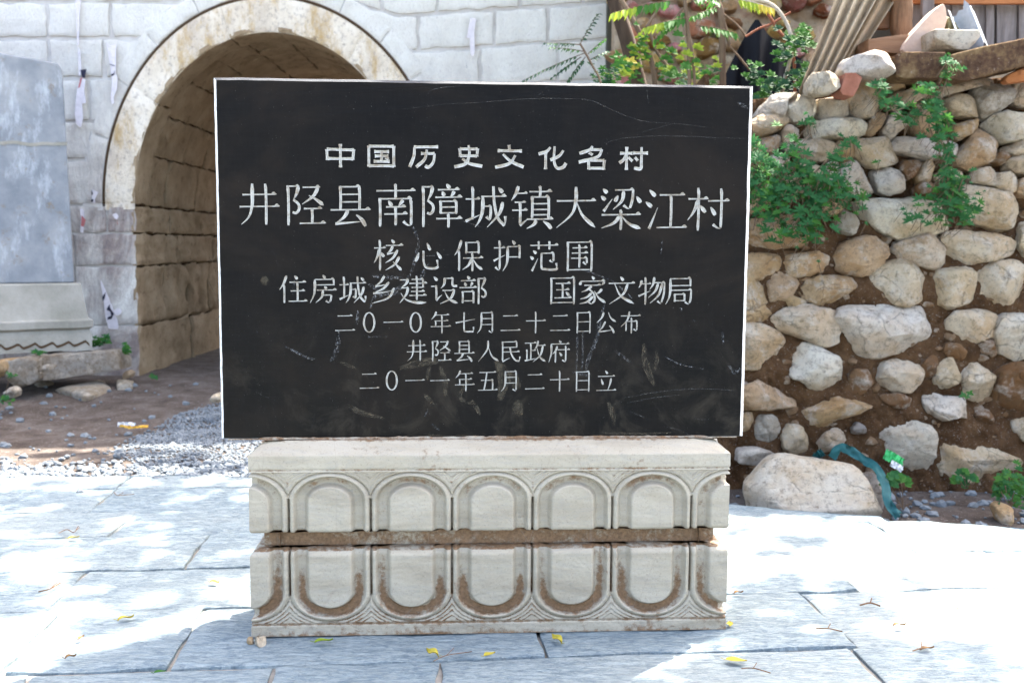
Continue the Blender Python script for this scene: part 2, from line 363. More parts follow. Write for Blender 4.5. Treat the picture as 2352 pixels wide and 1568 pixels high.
# ================================================================== GROUND
def ground_z(x, y):
    t = min(max((x-.45)/.5, 0), 1); k = min(max((y-3.4)/.4, 0), 1)
    z = -.035 - .075*t*k
    if y > 3.0:
        z += .022*mn.noise(Vector((x*.9, y*.9, 0))) + .012*mn.noise(Vector((x*3.1, y*3.1, 4))) + .006*mn.noise(Vector((x*9, y*9, 8)))
        z += .03*max(0, mn.noise(Vector((x*.7+3, y*2.6-x*.9, 2))))*(1-t)
        z += .05*min(max((y-6.2)/1.6, 0), 1)*(1-t)
    return z-(.03 if y < 3.4 else 0)
mb = MB()
xs = [-80, -40, -20, -12, -8]+[-6+.06*i for i in range(184)]+[6, 8, 12, 20, 40, 80]
ys = [-60, -30, -10, -4, 0, 2, 2.8]+[3.2+.06*i for i in range(100)]+[10, 12, 15, 20, 40, 90]
mb.grid([[(x, y, ground_z(x, y)) for x in xs] for y in ys], flip=True)
tag(mesh_obj('ground', mb, MT['road_earth'], angle=180), kind='structure')
# paving, one mesh of separate slabs with sunk joints
PYAW = R(5.2); pc, ps = math.cos(PYAW), math.sin(PYAW)
def pw(p, q): return (p*pc-q*ps, p*ps+q*pc)
def pq(v): return (v.x*pc+v.y*ps, -v.x*ps+v.y*pc)
EA, EB = gnd(1680, 1158), gnd(2352, 1213); YL = gnd(300, 1092).y
def ymax(x):
    yr = EA.y+(EB.y-EA.y)*(x-EA.x)/(EB.x-EA.x)
    t = min(max((x+.62)/.25, 0), 1)
    return (YL+.05*mn.noise(Vector((x*2.2, 0, 0))))*(1-t)+(yr+.018*mn.noise(Vector((x*3, 5, 0)))+.01*mn.noise(Vector((x*11, 5, 0))))*t
rows = [pq(gnd(330, y))[1] for y in (1532, 1394, 1304, 1227, 1170, 1118)]
d0 = rows[0]; rows = [d0-.42*k for k in range(8, 0, -1)]+rows+[rows[-1]+.42*k for k in range(1, 4)]
mb = MB(); jb = MB()
joints = {8: [(431, 1455)], 7: [(60, 1555), (1010, 1545), (2010, 1540)], 9: [(150, 1355)], 10: [(450, 1265)], 11: [(285, 1195)]}
for k in range(len(rows)-1):
    q0, q1 = rows[k], rows[k+1]; px = -7+random.uniform(0, .6); cut = [px]
    fix = sorted(pq(gnd(*j))[0] for j in joints.get(k, [])); 
    while px < 7:
        px += random.uniform(.55, 1.05); cut.append(px)
    for fx in fix: cut = [c for c in cut if abs(c-fx) > .42]+[fx]
    cut.sort()
    for i in range(len(cut)-1):
        p0, p1 = cut[i], cut[i+1]; tz = random.uniform(-.003, .003); sx_, sy_ = random.uniform(-.004, .004), random.uniform(-.005, .005)
        x, y = pw((p0+p1)/2, q0+.03)
        if y > ymax(x)-.06: continue
        def fn(u, v, h):
            x, y = pw(u, v); y = min(y, ymax(x))
            return (x, y, tz+h+sx_*(u-p0)+sy_*(v-q0)-.004)
        vis = -3.2 < x < 3.2 and y > 1.9
        block(mb, fn, p0, p1, q0, q1, (.0028 if k not in (7, 8) else .0055), 14 if vis else 3, 12 if vis else 3, .03, .005, seed=k*13+i, rag=.012, a=random.random(), e=.01)
tag(mesh_obj('paving', mb, MT['slate'], attr='tint', angle=35), kind='structure')
P = []
for x in [-7+.1*i for i in range(141)]:
    P.append([(x, y, -.016) for y in (-4, 0, 2, ymax(x)-.015)]+[(x, ymax(x)-.012, -.15)])
jb.grid(P); tag(mesh_obj('paving_bed', jb, MT['pjoint'], angle=180), kind='structure')
# loose gravel heap beside the road
def chip(mb, p, s, rd, mi=0):
    vs = []; ph = (1+5**.5)/2
    for a, b, c in ((0, 1, ph), (0, -1, ph), (0, 1, -ph), (0, -1, -ph)):
        for r_ in ((a, b, c), (b, c, a), (c, a, b)): vs.append(r_)
    rot = Matrix.Rotation(rd.uniform(0, 6.3), 3, 'Z') @ Matrix.Rotation(rd.uniform(0, 6.3), 3, 'X')
    fl = rd.uniform(.5, .9); V = [Vector(p)+(lambda q: Vector((q.x, q.y*rd.uniform(.7, 1), q.z*fl)))(rot @ (Vector(v)*(s/1.9*rd.uniform(.75, 1.15)))) for v in vs]
    import bmesh
    bm = bmesh.new(); [bm.verts.new(v) for v in V]; bmesh.ops.convex_hull(bm, input=bm.verts[:]); bm.verts.index_update()
    mb.add([v.co.copy() for v in bm.verts], [[v.index for v in f.verts] for f in bm.faces], mi); bm.free()
def in_poly(x, y, P):
    r = False; n = len(P)
    for i in range(n):
        (x1, y1), (x2, y2) = P[i], P[i-1]
        if (y1 > y) != (y2 > y) and x < (x2-x1)*(y-y1)/(y2-y1)+x1: r = not r
    return r
gp = [(q.x, q.y) for q in (gnd(*p) for p in ((290, 1000), (400, 955), (520, 920), (700, 925), (800, 1080), (560, 1092), (420, 1085), (300, 1045)))]
mb = MB(); rd = random.Random(3); xs_ = [p[0] for p in gp]; ys_ = [p[1] for p in gp]
for _ in range(15000):
    x, y = rd.uniform(min(xs_), max(xs_)), rd.uniform(min(ys_), max(ys_))
    if in_poly(x+.16*mn.noise(Vector((x*2.5, y*2.5, 1)))+.05*rd.gauss(0, 1), y+.22*mn.noise(Vector((x*2.5, y*2.5, 6)))+.06*rd.gauss(0, 1), gp): chip(mb, (x, y, ground_z(x, y)+.006+.016*abs(mn.noise(Vector((x*2, y*2, 0))))), rd.uniform(.005, .011), rd)
tag(mesh_obj('gravel', mb, MT['gravel'], smooth=False), 'blue grey gravel spread over the dirt between paving and gate', 'gravel', kind='stuff')
mb = MB()
for _ in range(1100):
    px, py = rd.uniform(-40, 580), rd.gauss(1078, 16); q = gnd(px, py)
    chip(mb, (q.x, q.y, ground_z(q.x, q.y)+.012), rd.choice((.006, .009, .013, .022)), rd, 0)
for _ in range(90):
    px, py = rd.uniform(-20, 500), rd.uniform(885, 1060); q = gnd(px, py)
    chip(mb, (q.x, q.y, ground_z(q.x, q.y)+.006), rd.choice((.01, .014, .02, .03)), rd)
for _ in range(260):
    px, py = rd.uniform(1660, 2400), rd.uniform(1080, 1200); q = gnd(px, py, -.1)
    if q.y > ymax(q.x)+.03: chip(mb, (q.x, q.y, ground_z(q.x, q.y)+.006), rd.choice((.008, .012, .02, .03)), rd)
tag(mesh_obj('stone_chips', mb, MT['gravel'], smooth=False), 'small pale stone chips strewn over the bare earth', 'stone chips', kind='stuff')
# ================================================================== INSCRIBED TABLET
SYAW = 0.05937; su = Vector((math.cos(SYAW), math.sin(SYAW), 0)); sn_ = Vector((math.sin(SYAW), -math.cos(SYAW), 0)); sz = Vector((0, 0, 1))
SB = Vector((-.07208, 2.82096, CH-.55287)); SHH = 1.0025; TK = .16       # front bottom centre
tab = thing('inscribed_tablet', 'black horizontal stone tablet with white carved Chinese inscription standing on lotus pedestal', 'monument', SB-sn_*(TK/2))
def sp(u, v, n): return SB+su*u+sz*v+sn_*n
mb = MB(); bv = .0075; hw = .75; H = SHH
fr = [(-hw+bv, bv*.4), (hw-bv*1.3, bv*.4), (hw-bv*1.3, H-bv), (-hw+bv, H-bv)]
ot = [(-hw, 0), (hw, 0), (hw, H), (-hw, H)]
# bevelled pale rim, sides, back
def rimpts(C, n, m=40):
    out = []
    for i in range(4):
        a, b = Vector(C[i]), Vector(C[(i+1) % 4])
        for k in range(m):
            q = a.lerp(b, k/m); j = .0014
            out.append(sp(q.x+j*nz((q.x, q.y, n), 30, 1), q.y+j*nz((q.x, q.y, n), 30, 2), n+.0008*nz((q.x, q.y, 0), 22, 3)))
    return out
r0 = rimpts(fr, 0); r1 = rimpts(ot, -bv); r2 = rimpts(ot, -TK+bv); r3 = rimpts([(p[0]*.98, H/2+(p[1]-H/2)*.98) for p in ot], -TK)
mb.grid([r+[r[0]] for r in (r3, r2, r1, r0)])
for i_, f_ in enumerate(mb.f):
    k_ = (i_ % 160)//40
    mb.m[i_] = 1 if k_ in (1, 3) else 0
mb.add(r3, [tuple(range(len(r3)))[::-1]])
mesh_obj('tablet_body', mb, [MT['cut'], MT['rimwhite']], tab, angle=25)
mb = MB(); mb.add([p for p in r0], [tuple(range(len(r0)))])
# ---- scratches and chalk marks lie on the face
def frame_px(px, py):
    p = onplane(px, py, SB, sn_)-SB; return p.dot(su), p.z
def catmull(P, n):
    if len(P) == 2: return [P[0].lerp(P[1], i/n) for i in range(n+1)]
    Q = [P[0]*2-P[1]]+P+[P[-1]*2-P[-2]]; out = []; k = max(3, n//(len(P)-1))
    for i in range(1, len(Q)-2):
        a, b, c, d = Q[i-1:i+3]
        for j in range(k):
            t = j/k; out.append(.5*((2*b)+(c-a)*t+(2*a-5*b+4*c-d)*t*t+(3*b-a-3*c+d)*t**3))
    return out+[P[-1]]
LAY = [0]
def strip(mb, P, W, h=.0, base=.0004, mi=0):
    """ribbon with centre ridge; P 2D points on the face (m), W half-widths"""
    LAY[0] = (LAY[0]+1) % 23; b0 = base+LAY[0]*.000022
    L, C, Rr = [], [], []
    for i, p in enumerate(P):
        t = (P[min(i+1, len(P)-1)]-P[max(i-1, 0)])
        t = t.normalized() if t.length > 1e-9 else Vector((1, 0)); nn = Vector((-t.y, t.x))
        wv = W[i]; hh = h*min(1, wv/.0028); L.append(sp(*(p+nn*wv), b0+hh)); Rr.append(sp(*(p-nn*wv), b0+hh)); C.append(sp(*p, b0))
    if h: mb.grid([L, C, Rr], mi)
    else: mb.grid([L, Rr], mi)
def mark(s, wpx, mi, taper=True):
    a = [float(t) for t in s.split()]
    P = catmull([Vector(frame_px(a[i]*.91875, a[i+1]*.91875)) for i in range(0, len(a), 2)], 22); n = len(P)
    k = wpx*.8*.91875/827/2
    W = [k*((.35+.65*math.sin(math.pi*min(max(i/(n-1), .02), .98))) if taper else 1)*(1+.35*mn.noise(Vector((i*.6, wpx, len(s))))) for i in range(n)]
    strip(mb, P, W, 0., .0002, mi)
for s, wd in (('1000 275 1100 262 1200 256 1330 247 1420 247 1475 251 1520 270 1570 292 1620 305 1700 310 1768 319', 2.2), ('1510 358 1560 346 1640 340 1720 341 1800 345 1865 346', 2), ('1066 238 1090 222 1150 215', 2.2),
              ('1555 995 1640 980 1720 972 1800 973 1850 979', 2.6), ('1565 1007 1640 993 1700 987', 2), ('1573 1027 1620 1047', 2.4), ('1732 1040 1750 1048 1780 1046', 2), ('1660 1065 1700 1075 1732 1092', 2.2),
              ('640 980 690 1002', 2), ('1060 640 1130 636', 2.2), ('530 810 560 780', 1.6), ('1616 218 1622 262', 1.6), ('1345 240 1370 215', 1.4), ('522 640 545 690', 1.8), ('545 700 555 670', 1.6), ('520 700 540 740', 1.5),
              ('1590 335 1680 310', 1.2), ('1240 610 1300 618', 1.4), ('1130 545 1180 560 1225 575', 2.2), ('1240 560 1300 540', 1.2)): mark(s, wd, 1)
for s, wd in (('846 825 846 850 838 885 826 903', 15), ('712 865 740 880 768 893 790 900', 9), ('640 825 660 855 690 890', 8), ('1442 825 1443 870 1441 930', 8), ('1456 830 1457 880 1454 930', 7), ('1505 800 1490 850 1470 900 1465 930', 13),
              ('1512 760 1500 800 1492 830', 11), ('1430 930 1480 940', 9), ('1440 668 1480 682 1545 708', 6), ('1545 712 1580 745', 7), ('1536 875 1555 890 1580 908', 10), ('1660 890 1700 910 1760 922', 5), ('1805 825 1808 860', 9),
              ('1820 910 1835 930 1850 920', 14), ('1700 765 1706 780', 8), ('1733 797 1738 803', 8), ('1048 600 1040 640 1025 690', 12), ('1022 690 1000 720 930 745', 16), ('1075 655 1055 690 1040 740', 12), ('930 690 1010 695', 14), ('920 710 960 730 1000 735', 16),
              ('940 735 925 770', 10), ('895 775 892 812', 9), ('1030 560 1046 600', 9), ('920 842 975 841', 4), ('866 835 866 846', 9), ('1070 1022 1062 1040', 5), ('1655 600 1652 640', 4), ('1845 255 1870 272', 12), ('1080 1060 1100 1075', 8), ('736 700 732 735', 5)): mark(s, wd, 2)
for s, wd in (('1610 860 1612 900 1625 940 1636 962', 22), ('1640 880 1642 900 1636 930', 14), ('1000 920 1060 905 1110 900', 26), ('1075 915 1068 950', 14), ('1100 915 1112 950 1114 990', 18), ('1240 900 1260 940 1250 1000', 40), ('1290 1000 1300 1040', 34), ('1270 930 1300 970', 36),
              ('1180 940 1150 990 1180 1010', 14), ('1520 1005 1530 1030 1535 1060', 20), ('660 690 664 712', 26), ('1180 1000 1200 1035', 16), ('1060 985 1085 1010', 16), ('870 1010 900 1030 960 1045', 18), ('850 905 890 920', 12), ('1060 1085 1120 1090 1200 1086', 8), ('1500 1080 1600 1084 1680 1080', 8)): mark(s, wd, 3)
mesh_obj('tablet_face', mb, [MT['black'], MT['scratch'], MT['chalk'], MT['dust_smear']], tab, smooth=False)
# ---- lettering: every character drawn stroke by stroke on a 100 grid
G = {
'井': 'h 12 30 88;h 5 57 95;p 35 5 35 30 34 55 26 80 8 97;v 66 5 97', '陉': 'v 14 8 98;h 14 10 38;p 38 10 34 26 26 40;b 26 40 38 50 39 62 32 70 24 68;h 48 12 86;p 84 12 72 32 46 50;n 62 30 80 40 96 52;h 50 60 90;v 69 60 92;h 40 93 98',
'县': 'v 28 8 62;v 72 8 62;h 28 10 72;l 28 27 72;l 28 44 72;h 5 62 95;p 46 62 36 78 16 93;t 82 87 50 90 16 93;d 64 72 78 84 86 98', '南': 'h 6 18 94;v 50 2 34;v 14 34 98;h 14 36 86;v 86 36 94;t 86 95 78 94 68 86;d 34 40 42 52;p 68 38 62 46 57 53;h 28 54 72;h 24 70 76;v 50 54 95',
'障': 'v 10 6 98;h 10 8 32;p 32 8 28 24 20 38;b 20 38 32 48 33 60 27 68 19 66;d 64 1 72 11;h 44 14 92;d 54 18 59 28;p 82 17 78 24 73 30;h 38 31 98;v 50 38 68;v 86 38 68;h 50 40 86;l 50 53 86;l 50 66 86;h 40 79 98;v 68 68 99',
'城': 'h 4 34 36;v 20 6 80;t 40 68 22 76 4 84;h 40 28 96;p 44 28 43 60 36 82 26 97;h 44 50 62;b 62 50 62 66 60 80;t 60 82 57 79 52 73;w 68 5 70 40 78 75 94 93;t 94 94 96 84 96 72;p 90 40 82 66 54 97;d 80 8 90 19',
'镇': 'p 20 4 14 22 4 36;h 14 20 40;h 12 40 36;h 6 58 40;v 24 40 88;t 44 76 34 84 24 92;h 46 16 96;v 70 3 28;v 52 26 76;v 90 26 76;h 52 28 90;l 52 43 90;l 52 56 90;l 52 68 90;h 40 78 99;p 62 80 56 90 40 99;d 78 82 90 90 97 99',
'大': 'h 6 36 94;p 50 4 50 36 40 66 6 96;n 52 38 66 68 96 95', '梁': 'd 8 8 18 17;d 4 24 14 33;t 30 30 20 44 10 58;h 36 10 78;b 78 10 76 32 71 50;t 70 52 64 50 56 44;p 56 12 52 34 32 54;d 43 22 36 36;d 86 24 96 38;h 6 66 94;v 50 54 100;p 48 68 34 84 6 96;n 52 68 70 86 97 96',
'江': 'd 12 9 26 23;d 4 36 18 47;t 32 48 22 72 12 96;h 36 20 92;v 62 20 92;h 30 93 98', '村': 'h 4 28 48;v 27 3 99;p 26 30 18 54 3 76;d 31 42 44 58;h 50 32 97;v 80 4 92;t 80 94 72 92 62 85;d 56 46 67 64',
'核': 'h 3 28 40;v 22 3 98;p 21 30 14 54 2 74;d 26 42 36 55;d 62 2 71 13;h 42 20 98;p 66 22 58 36 46 45;t 74 41 60 44 46 46;p 82 34 66 58 40 74;p 88 54 72 78 40 97;n 66 70 82 84 95 97', '心': 'd 17 42 12 56 5 69;w 32 36 33 70 42 88 72 90 82 84;t 82 87 80 76 78 64;d 44 12 55 34;d 78 40 92 60',
'保': 'p 26 3 18 28 3 50;v 18 34 98;v 42 8 44;v 84 8 44;h 42 10 84;l 42 40 84;h 32 58 97;v 63 42 99;p 61 60 50 80 30 94;n 65 60 80 82 98 93', '护': 'h 4 26 40;v 23 3 92;t 23 95 17 93 9 85;t 42 48 22 57 3 66;d 66 3 75 15;h 50 22 92;v 90 22 58;l 50 54 90;p 50 22 50 56 46 78 34 98',
'范': 'h 4 18 96;v 32 5 30;v 68 5 30;d 14 34 25 43;d 4 52 15 61;t 30 58 20 78 10 97;h 42 42 82;v 82 42 66;t 82 69 76 68 70 63;w 42 42 42 82 50 91 90 92 95 86;t 95 90 94 82 92 72', '围': 'v 10 6 98;v 90 6 98;h 10 8 90;l 10 93 90;h 26 25 74;h 24 41 76;h 22 57 74;v 74 57 72;t 74 75 70 75 62 68;v 49 14 86',
'住': 'p 28 3 18 30 3 52;v 19 34 98;d 56 3 67 15;h 38 26 94;h 42 56 90;v 66 26 92;h 34 92 98', '房': 'd 50 1 59 11;h 22 16 88;v 88 16 36;l 22 35 88;p 22 16 22 46 18 70 4 98;d 56 39 63 49;h 28 53 96;l 50 70 80;b 80 70 78 84 74 93;t 74 95 68 95 60 89;p 50 54 46 76 24 97',
'乡': 'p 52 3 40 22 20 38;t 62 31 40 36 20 38;p 68 24 48 46 12 63;t 80 53 46 60 12 63;p 86 44 66 78 8 98', '建': 'h 4 16 34;p 34 16 26 30 10 43;h 10 44 34;p 34 44 26 68 4 96;n 8 62 26 84 60 94 98 94;h 46 14 86;v 86 14 42;h 38 28 98;l 46 42 86;h 44 56 90;h 38 70 96;v 64 2 86',
'设': 'd 14 5 26 18;h 4 38 24;v 22 38 84;t 42 68 32 76 22 87;p 52 8 50 30 38 45;h 52 10 80;w 80 10 80 34 96 36;h 44 52 86;p 86 52 72 80 36 98;n 52 56 68 82 98 96', '部': 'd 30 2 39 12;h 8 18 58;d 20 24 27 36;p 49 23 45 31 42 38;h 3 42 62;v 14 54 96;v 52 54 96;h 14 56 52;l 14 88 52;v 70 8 99;h 70 10 94;p 94 10 88 26 80 42;b 80 42 94 54 95 68 88 74 80 70',
'国': 'v 10 6 98;v 90 6 98;h 10 8 90;l 10 93 90;h 26 26 76;h 28 48 72;h 22 76 80;v 50 26 76;d 62 55 73 68', '家': 'd 48 1 57 11;d 11 16 8 24 6 31;h 10 18 92;p 92 18 88 25 83 31;h 22 32 78;p 48 34 34 46 12 56;b 40 46 56 62 58 84 50 94;t 50 97 44 95 35 88;p 48 58 32 72 8 80;p 52 70 34 88 6 96;p 84 44 74 56 62 62;n 58 52 74 76 98 92',
'文': 'd 46 2 57 15;h 5 25 95;p 72 26 56 62 8 97;n 26 26 48 68 96 95', '物': 'p 14 14 10 28 4 40;h 12 26 46;v 27 3 98;t 46 50 24 59 3 68;p 58 3 54 26 42 46;h 54 22 94;b 94 22 92 60 84 90;t 84 94 78 92 70 85;p 72 24 62 50 38 74;p 86 24 74 64 44 94',
'局': 'h 18 8 88;v 88 8 34;l 18 32 88;p 18 8 18 50 14 74 3 97;h 18 48 92;b 92 48 90 80 86 92;t 86 96 80 94 71 88;v 34 60 88;v 68 60 86;h 34 62 68;l 34 84 68', '二': 'h 16 22 84;h 4 86 96', '一': 'h 4 50 96', '0': 'o',
'年': 'p 30 3 22 20 6 38;h 26 18 88;h 22 44 84;v 26 44 68;h 3 69 97;v 56 18 99', '七': 't 96 36 50 44 4 52;w 44 6 44 80 54 90 88 90;t 88 92 89 82 89 70', '月': 'p 26 6 26 54 20 80 6 98;v 78 6 92;h 26 8 78;l 26 34 78;l 26 60 78;t 78 96 72 94 62 87', '十': 'h 4 44 96;v 50 3 98',
'日': 'v 20 6 98;v 80 6 98;h 20 8 80;l 20 48 80;l 20 90 80', '公': 'p 38 6 28 30 5 52;n 60 6 72 30 97 48;p 46 46 32 72 14 90;t 82 83 48 88 14 91;d 66 64 80 80 88 97', '布': 'h 4 22 96;p 44 2 34 40 4 70;v 28 46 88;h 28 46 80;v 80 46 84;t 80 87 74 86 66 79;v 54 30 99',
'人': 'p 48 5 44 44 4 97;n 50 34 66 72 97 95', '民': 'v 16 8 92;h 16 10 80;v 80 10 34;l 16 34 80;t 50 80 32 88 16 96;h 16 54 92;w 50 34 58 66 76 90 93 93;t 94 95 95 84 96 74', '政': 'h 3 14 54;v 30 14 86;h 30 46 52;v 12 42 86;t 56 81 30 86 3 91;p 64 3 58 26 44 48;h 60 24 97;p 86 26 74 66 40 97;n 58 34 72 74 99 95',
'府': 'd 50 1 59 11;h 14 17 95;p 14 17 14 58 3 98;p 42 26 34 46 20 62;v 33 46 98;h 44 42 97;v 80 24 92;t 80 95 74 93 65 87;d 52 54 63 69', '五': 'h 10 12 90;b 46 12 40 54 32 92;h 18 48 76;v 74 48 92;h 3 93 97', '立': 'd 46 2 57 16;h 10 28 90;d 26 40 35 66;p 74 36 68 64 58 91;h 3 92 97'}
LI = {'中': 'c 4 24 6 68;c 4 24 96 26;c 95 24 92 66;c 6 62 93 62;c 50 2 50 98', '国': 'c 8 8 8 94;c 92 8 92 94;c 8 10 92 10;c 8 90 92 90;c 26 32 76 32;c 28 50 74 50;c 24 72 78 72;c 51 32 51 72;c 64 56 74 63', '历': 'c 16 12 98 10;s 18 12 16 50 2 94;c 40 38 86 38;s 86 38 82 72 66 94 54 88;s 60 22 52 62 24 94',
'史': 'c 22 16 24 50;c 22 18 82 18;c 82 16 80 48;c 24 46 80 46;s 52 2 54 40 42 78 4 92;s 30 58 56 78 98 88', '文': 'c 48 0 50 18;c 10 24 92 24;s 70 42 50 76 2 92;s 28 38 56 68 98 90', '化': 's 44 8 30 26 4 36;c 28 28 28 98;s 58 4 56 60 66 92 86 90 97 72;s 88 20 72 44 44 60', '名': 's 48 2 36 18 4 32;c 42 16 78 16;s 80 14 64 46 2 68;c 36 28 48 38;c 34 58 36 97;c 34 60 88 60;c 88 58 86 97;c 36 92 86 92',
'村': 'c 4 30 46 30;c 26 4 26 98;s 24 34 16 56 2 70;c 32 46 46 62;c 48 28 98 28;s 76 4 76 60 74 92 52 90;c 54 46 64 60'}
def stroke(mb, s, xf, sc, wk):
    t = s[0]; a = [float(q) for q in s[1:].split()]
    if t in 'hl':
        x0, y, x1 = a; th = 1.75*wk
        P = [Vector((x0+(x1-x0)*i/8, y-(x1-x0)*.02*i/8)) for i in range(9)]; W = [th*1.25]+[th]*8
        if t == 'h':
            e = P[-1]; k = min(1., .45+(x1-x0)/90)*wk
            q = [Vector((e.x-10*k, e.y)), Vector((e.x-5*k, e.y-2.4*k)), Vector((e.x-3.5*k, e.y-2.8*k)), Vector((e.x+3*k, e.y+.2*k))]
            strip(mb, [xf(p) for p in q], [z*sc for z in (1.4*wk, 3.4*k, 3.6*k, .9*k)], .0022)
    elif t == 'v':
        x, y0, y1 = a; n = 10; P = [Vector((x+.8*math.sin(3*i/n), y0+(y1-y0)*i/n)) for i in range(n+1)]
        W = [2.4*wk, 3.9*wk]+[3.2*wk]*(n-3)+[3.4*wk, 2.3*wk]
        P[0].x -= 1.2
    else:
        pp = [Vector((a[i], a[i+1])) for i in range(0, len(a), 2)] if t != 'o' else None
        if t == 'o': P = [Vector((50+25*math.sin(2*math.pi*i/26), 50-43*math.cos(2*math.pi*i/26))) for i in range(27)]; W = [(2.2+2.2*abs(math.sin(2*math.pi*i/26)))*wk for i in range(27)]
        else:
            P = catmull(pp, 16); n = len(P)-1; f = [i/n for i in range(n+1)]
            if t == 'p': W = [(2.6+1.6*min(1, x*9) if x < .12 else 3.9*(1-((x-.12)/.88)**1.6)+.7)*wk for x in f]
            elif t == 'n': W = [(1.2+3.6*min(1, x/.8)**1.2 if x < .84 else 4.8*(1-(x-.84)/.16)+.5)*wk for x in f]
            elif t == 'd': W = [(1.0+3.9*math.sin(math.pi*min(1, x*.72+.02)) if x < .9 else 3.3)*wk for x in f]
            elif t == 't': W = [(.6+3.0*x)*wk for x in f]
            elif t == 'b': W = [(2.8+.6*math.sin(3.1*x))*wk for x in f]
            elif t == 'w': W = [(3.2+.6*x)*wk for x in f]
            elif t == 'c': W = [(5.0+(1.3 if x < .08 or x > .92 else 0))*wk for x in f]
            else: W = [(4.2+2.6*x*(1 if x < .93 else .75))*wk for x in f]
    strip(mb, [xf(p) for p in P], [z*sc for z in W], .0026)
LINES = [
 ('first carved line of eight wide clerical script characters', LI, 68, 56, 358, 364, [('中', 782), ('国', 876), ('历', 974), ('史', 1075), ('文', 1170), ('化', 1268), ('名', 1362), ('村', 1455)], 1.0),
 ('largest carved line of eleven tall white characters', G, 99, 102, 468, 480, [('井', 595), ('陉', 698), ('县', 804), ('南', 908), ('障', 1012), ('城', 1115), ('镇', 1220), ('大', 1322), ('梁', 1426), ('江', 1528), ('村', 1626)], .92),
 ('third carved line of six medium characters', G, 68, 74, 586, 588, [('核', 892), ('心', 985), ('保', 1076), ('护', 1166), ('范', 1249), ('围', 1331)], 1.),
 ('fourth carved line in two separate groups', G, 65, 66, 664, 668, [('住', 673), ('房', 742), ('城', 810), ('乡', 882), ('建', 948), ('设', 1020), ('部', 1086), ('国', 1292), ('家', 1360), ('文', 1427), ('物', 1497), ('局', 1560)], 1.02),
 ('fifth carved line holding a date', G, 48, 52, 740, 740, [('二', 792), ('0', 848), ('一', 903), ('0', 955), ('年', 1012), ('七', 1069), ('月', 1117), ('二', 1172), ('十', 1230), ('二', 1286), ('日', 1340), ('公', 1392), ('布', 1448)], 1.0),
 ('sixth carved line of seven small characters', G, 50, 52, 804, 807, [('井', 957), ('陉', 1012), ('县', 1066), ('人', 1122), ('民', 1171), ('政', 1229), ('府', 1284)], 1.0),
 ('lowest carved line holding a date', G, 47, 50, 873, 875, [('二', 848), ('0', 900), ('一', 953), ('一', 1010), ('年', 1067), ('五', 1120), ('月', 1172), ('二', 1228), ('十', 1285), ('日', 1338), ('立', 1392)], 1.0)]
for lab, GG, wpx, hpx, yl, yr, chars, wk in LINES:
    n = len(chars)
    for i, (ch, px) in enumerate(chars):
        py = yl+(yr-yl)*(px-chars[0][1])/(chars[-1][1]-chars[0][1])
        u0, v0 = frame_px(px, py); u1, _ = frame_px(px+1, py); _, v1 = frame_px(px, py+1)
        kx, ky = (u1-u0)*wpx/100, (v0-v1)*hpx/100
        mb = MB(); jx = random.uniform(-.4, .4)
        xf = lambda p: Vector((u0+(p.x-50+jx)*kx, v0-(p.y-50)*ky))
        for s in GG[ch].split(';'): stroke(mb, s.strip() if s != 'o' else 'o', xf, (kx+ky)/2, wk)
        mesh_obj('carved_character', mb, MT['paint'], tab, smooth=False)
# ================================================================== PEDESTAL
PF = 0.062                                                        # front proud of tablet face
pcen = SB+sn_*PF
def pz(py): return onplane(1122, py, pcen, sn_).z
xl = (onplane(571, 1130, pcen, sn_)-SB).dot(su); xr = (onplane(1676, 1125, pcen, sn_)-SB).dot(su)
PWD = xr-xl; PCX = (xl+xr)/2; PDEP = TK+2*PF
zb0 = 0.0; Zs = {k: pz(v) for k, v in dict(bandt=1044, bandb=1082, ubot=1220, wbot=1250, ltop=1258, lbase=1424).items()}
ztop = SB.z
base = pcen-sn_*(PDEP/2)+su*PCX
ped = thing('pedestal', 'pale marble lotus petal pedestal with brown dirt in its carving', 'pedestal', (base.x, base.y, 0))
pitch = (onplane(1590, 1150, pcen, sn_)-onplane(661, 1150, pcen, sn_)).dot(su)/5
off = (onplane(661, 1150, pcen, sn_)-SB).dot(su)-PCX                 # first slit from the centre
HWD, HDP = PWD/2, PDEP/2
def petal(t, s, H):
    """relief depth (inwards) and dirt at offset t from petal axis, s height above the petal's open edge, H its height"""
    a = pitch/2; b = a*.74; zs = H-b-.002
    at_ = abs(t)
    sd = at_-a if s < zs else (math.hypot(at_/a, (s-zs)/b)-1)*a
    dep = 0.; dirt = 0.
    if s < zs+.01 and at_ > a-.0032: return .026, .95
    if sd > -.001:
        k = sd % .0115; dep = .002+.0032*(1-k/.0115) if sd < .036 else .003; dirt = .42 if (sd < .036 and k > .008) else .06
        if sd < .0025: dep = .009; dirt = .4
    else:
        i = -sd
        if i < .013: dep = .009*(1-math.sin(math.pi/2*i/.013))*.8
        elif i < .024: x = (i-.013)/.011; dep = .021*x*x*(3-2*x)
        elif i < .043: dep = .021
        elif i < .058: x = 1-(i-.043)/.015; dep = .021*x*x*(3-2*x)
        else: dep = 0.
        ch = math.exp(-((i-.033)/.015)**2)
        dirt = ch
    return dep, dirt
def pvar(t): return .75+.6*abs(mn.noise(Vector((math.floor((t-off)/pitch)*1.37, t*5, .3))))
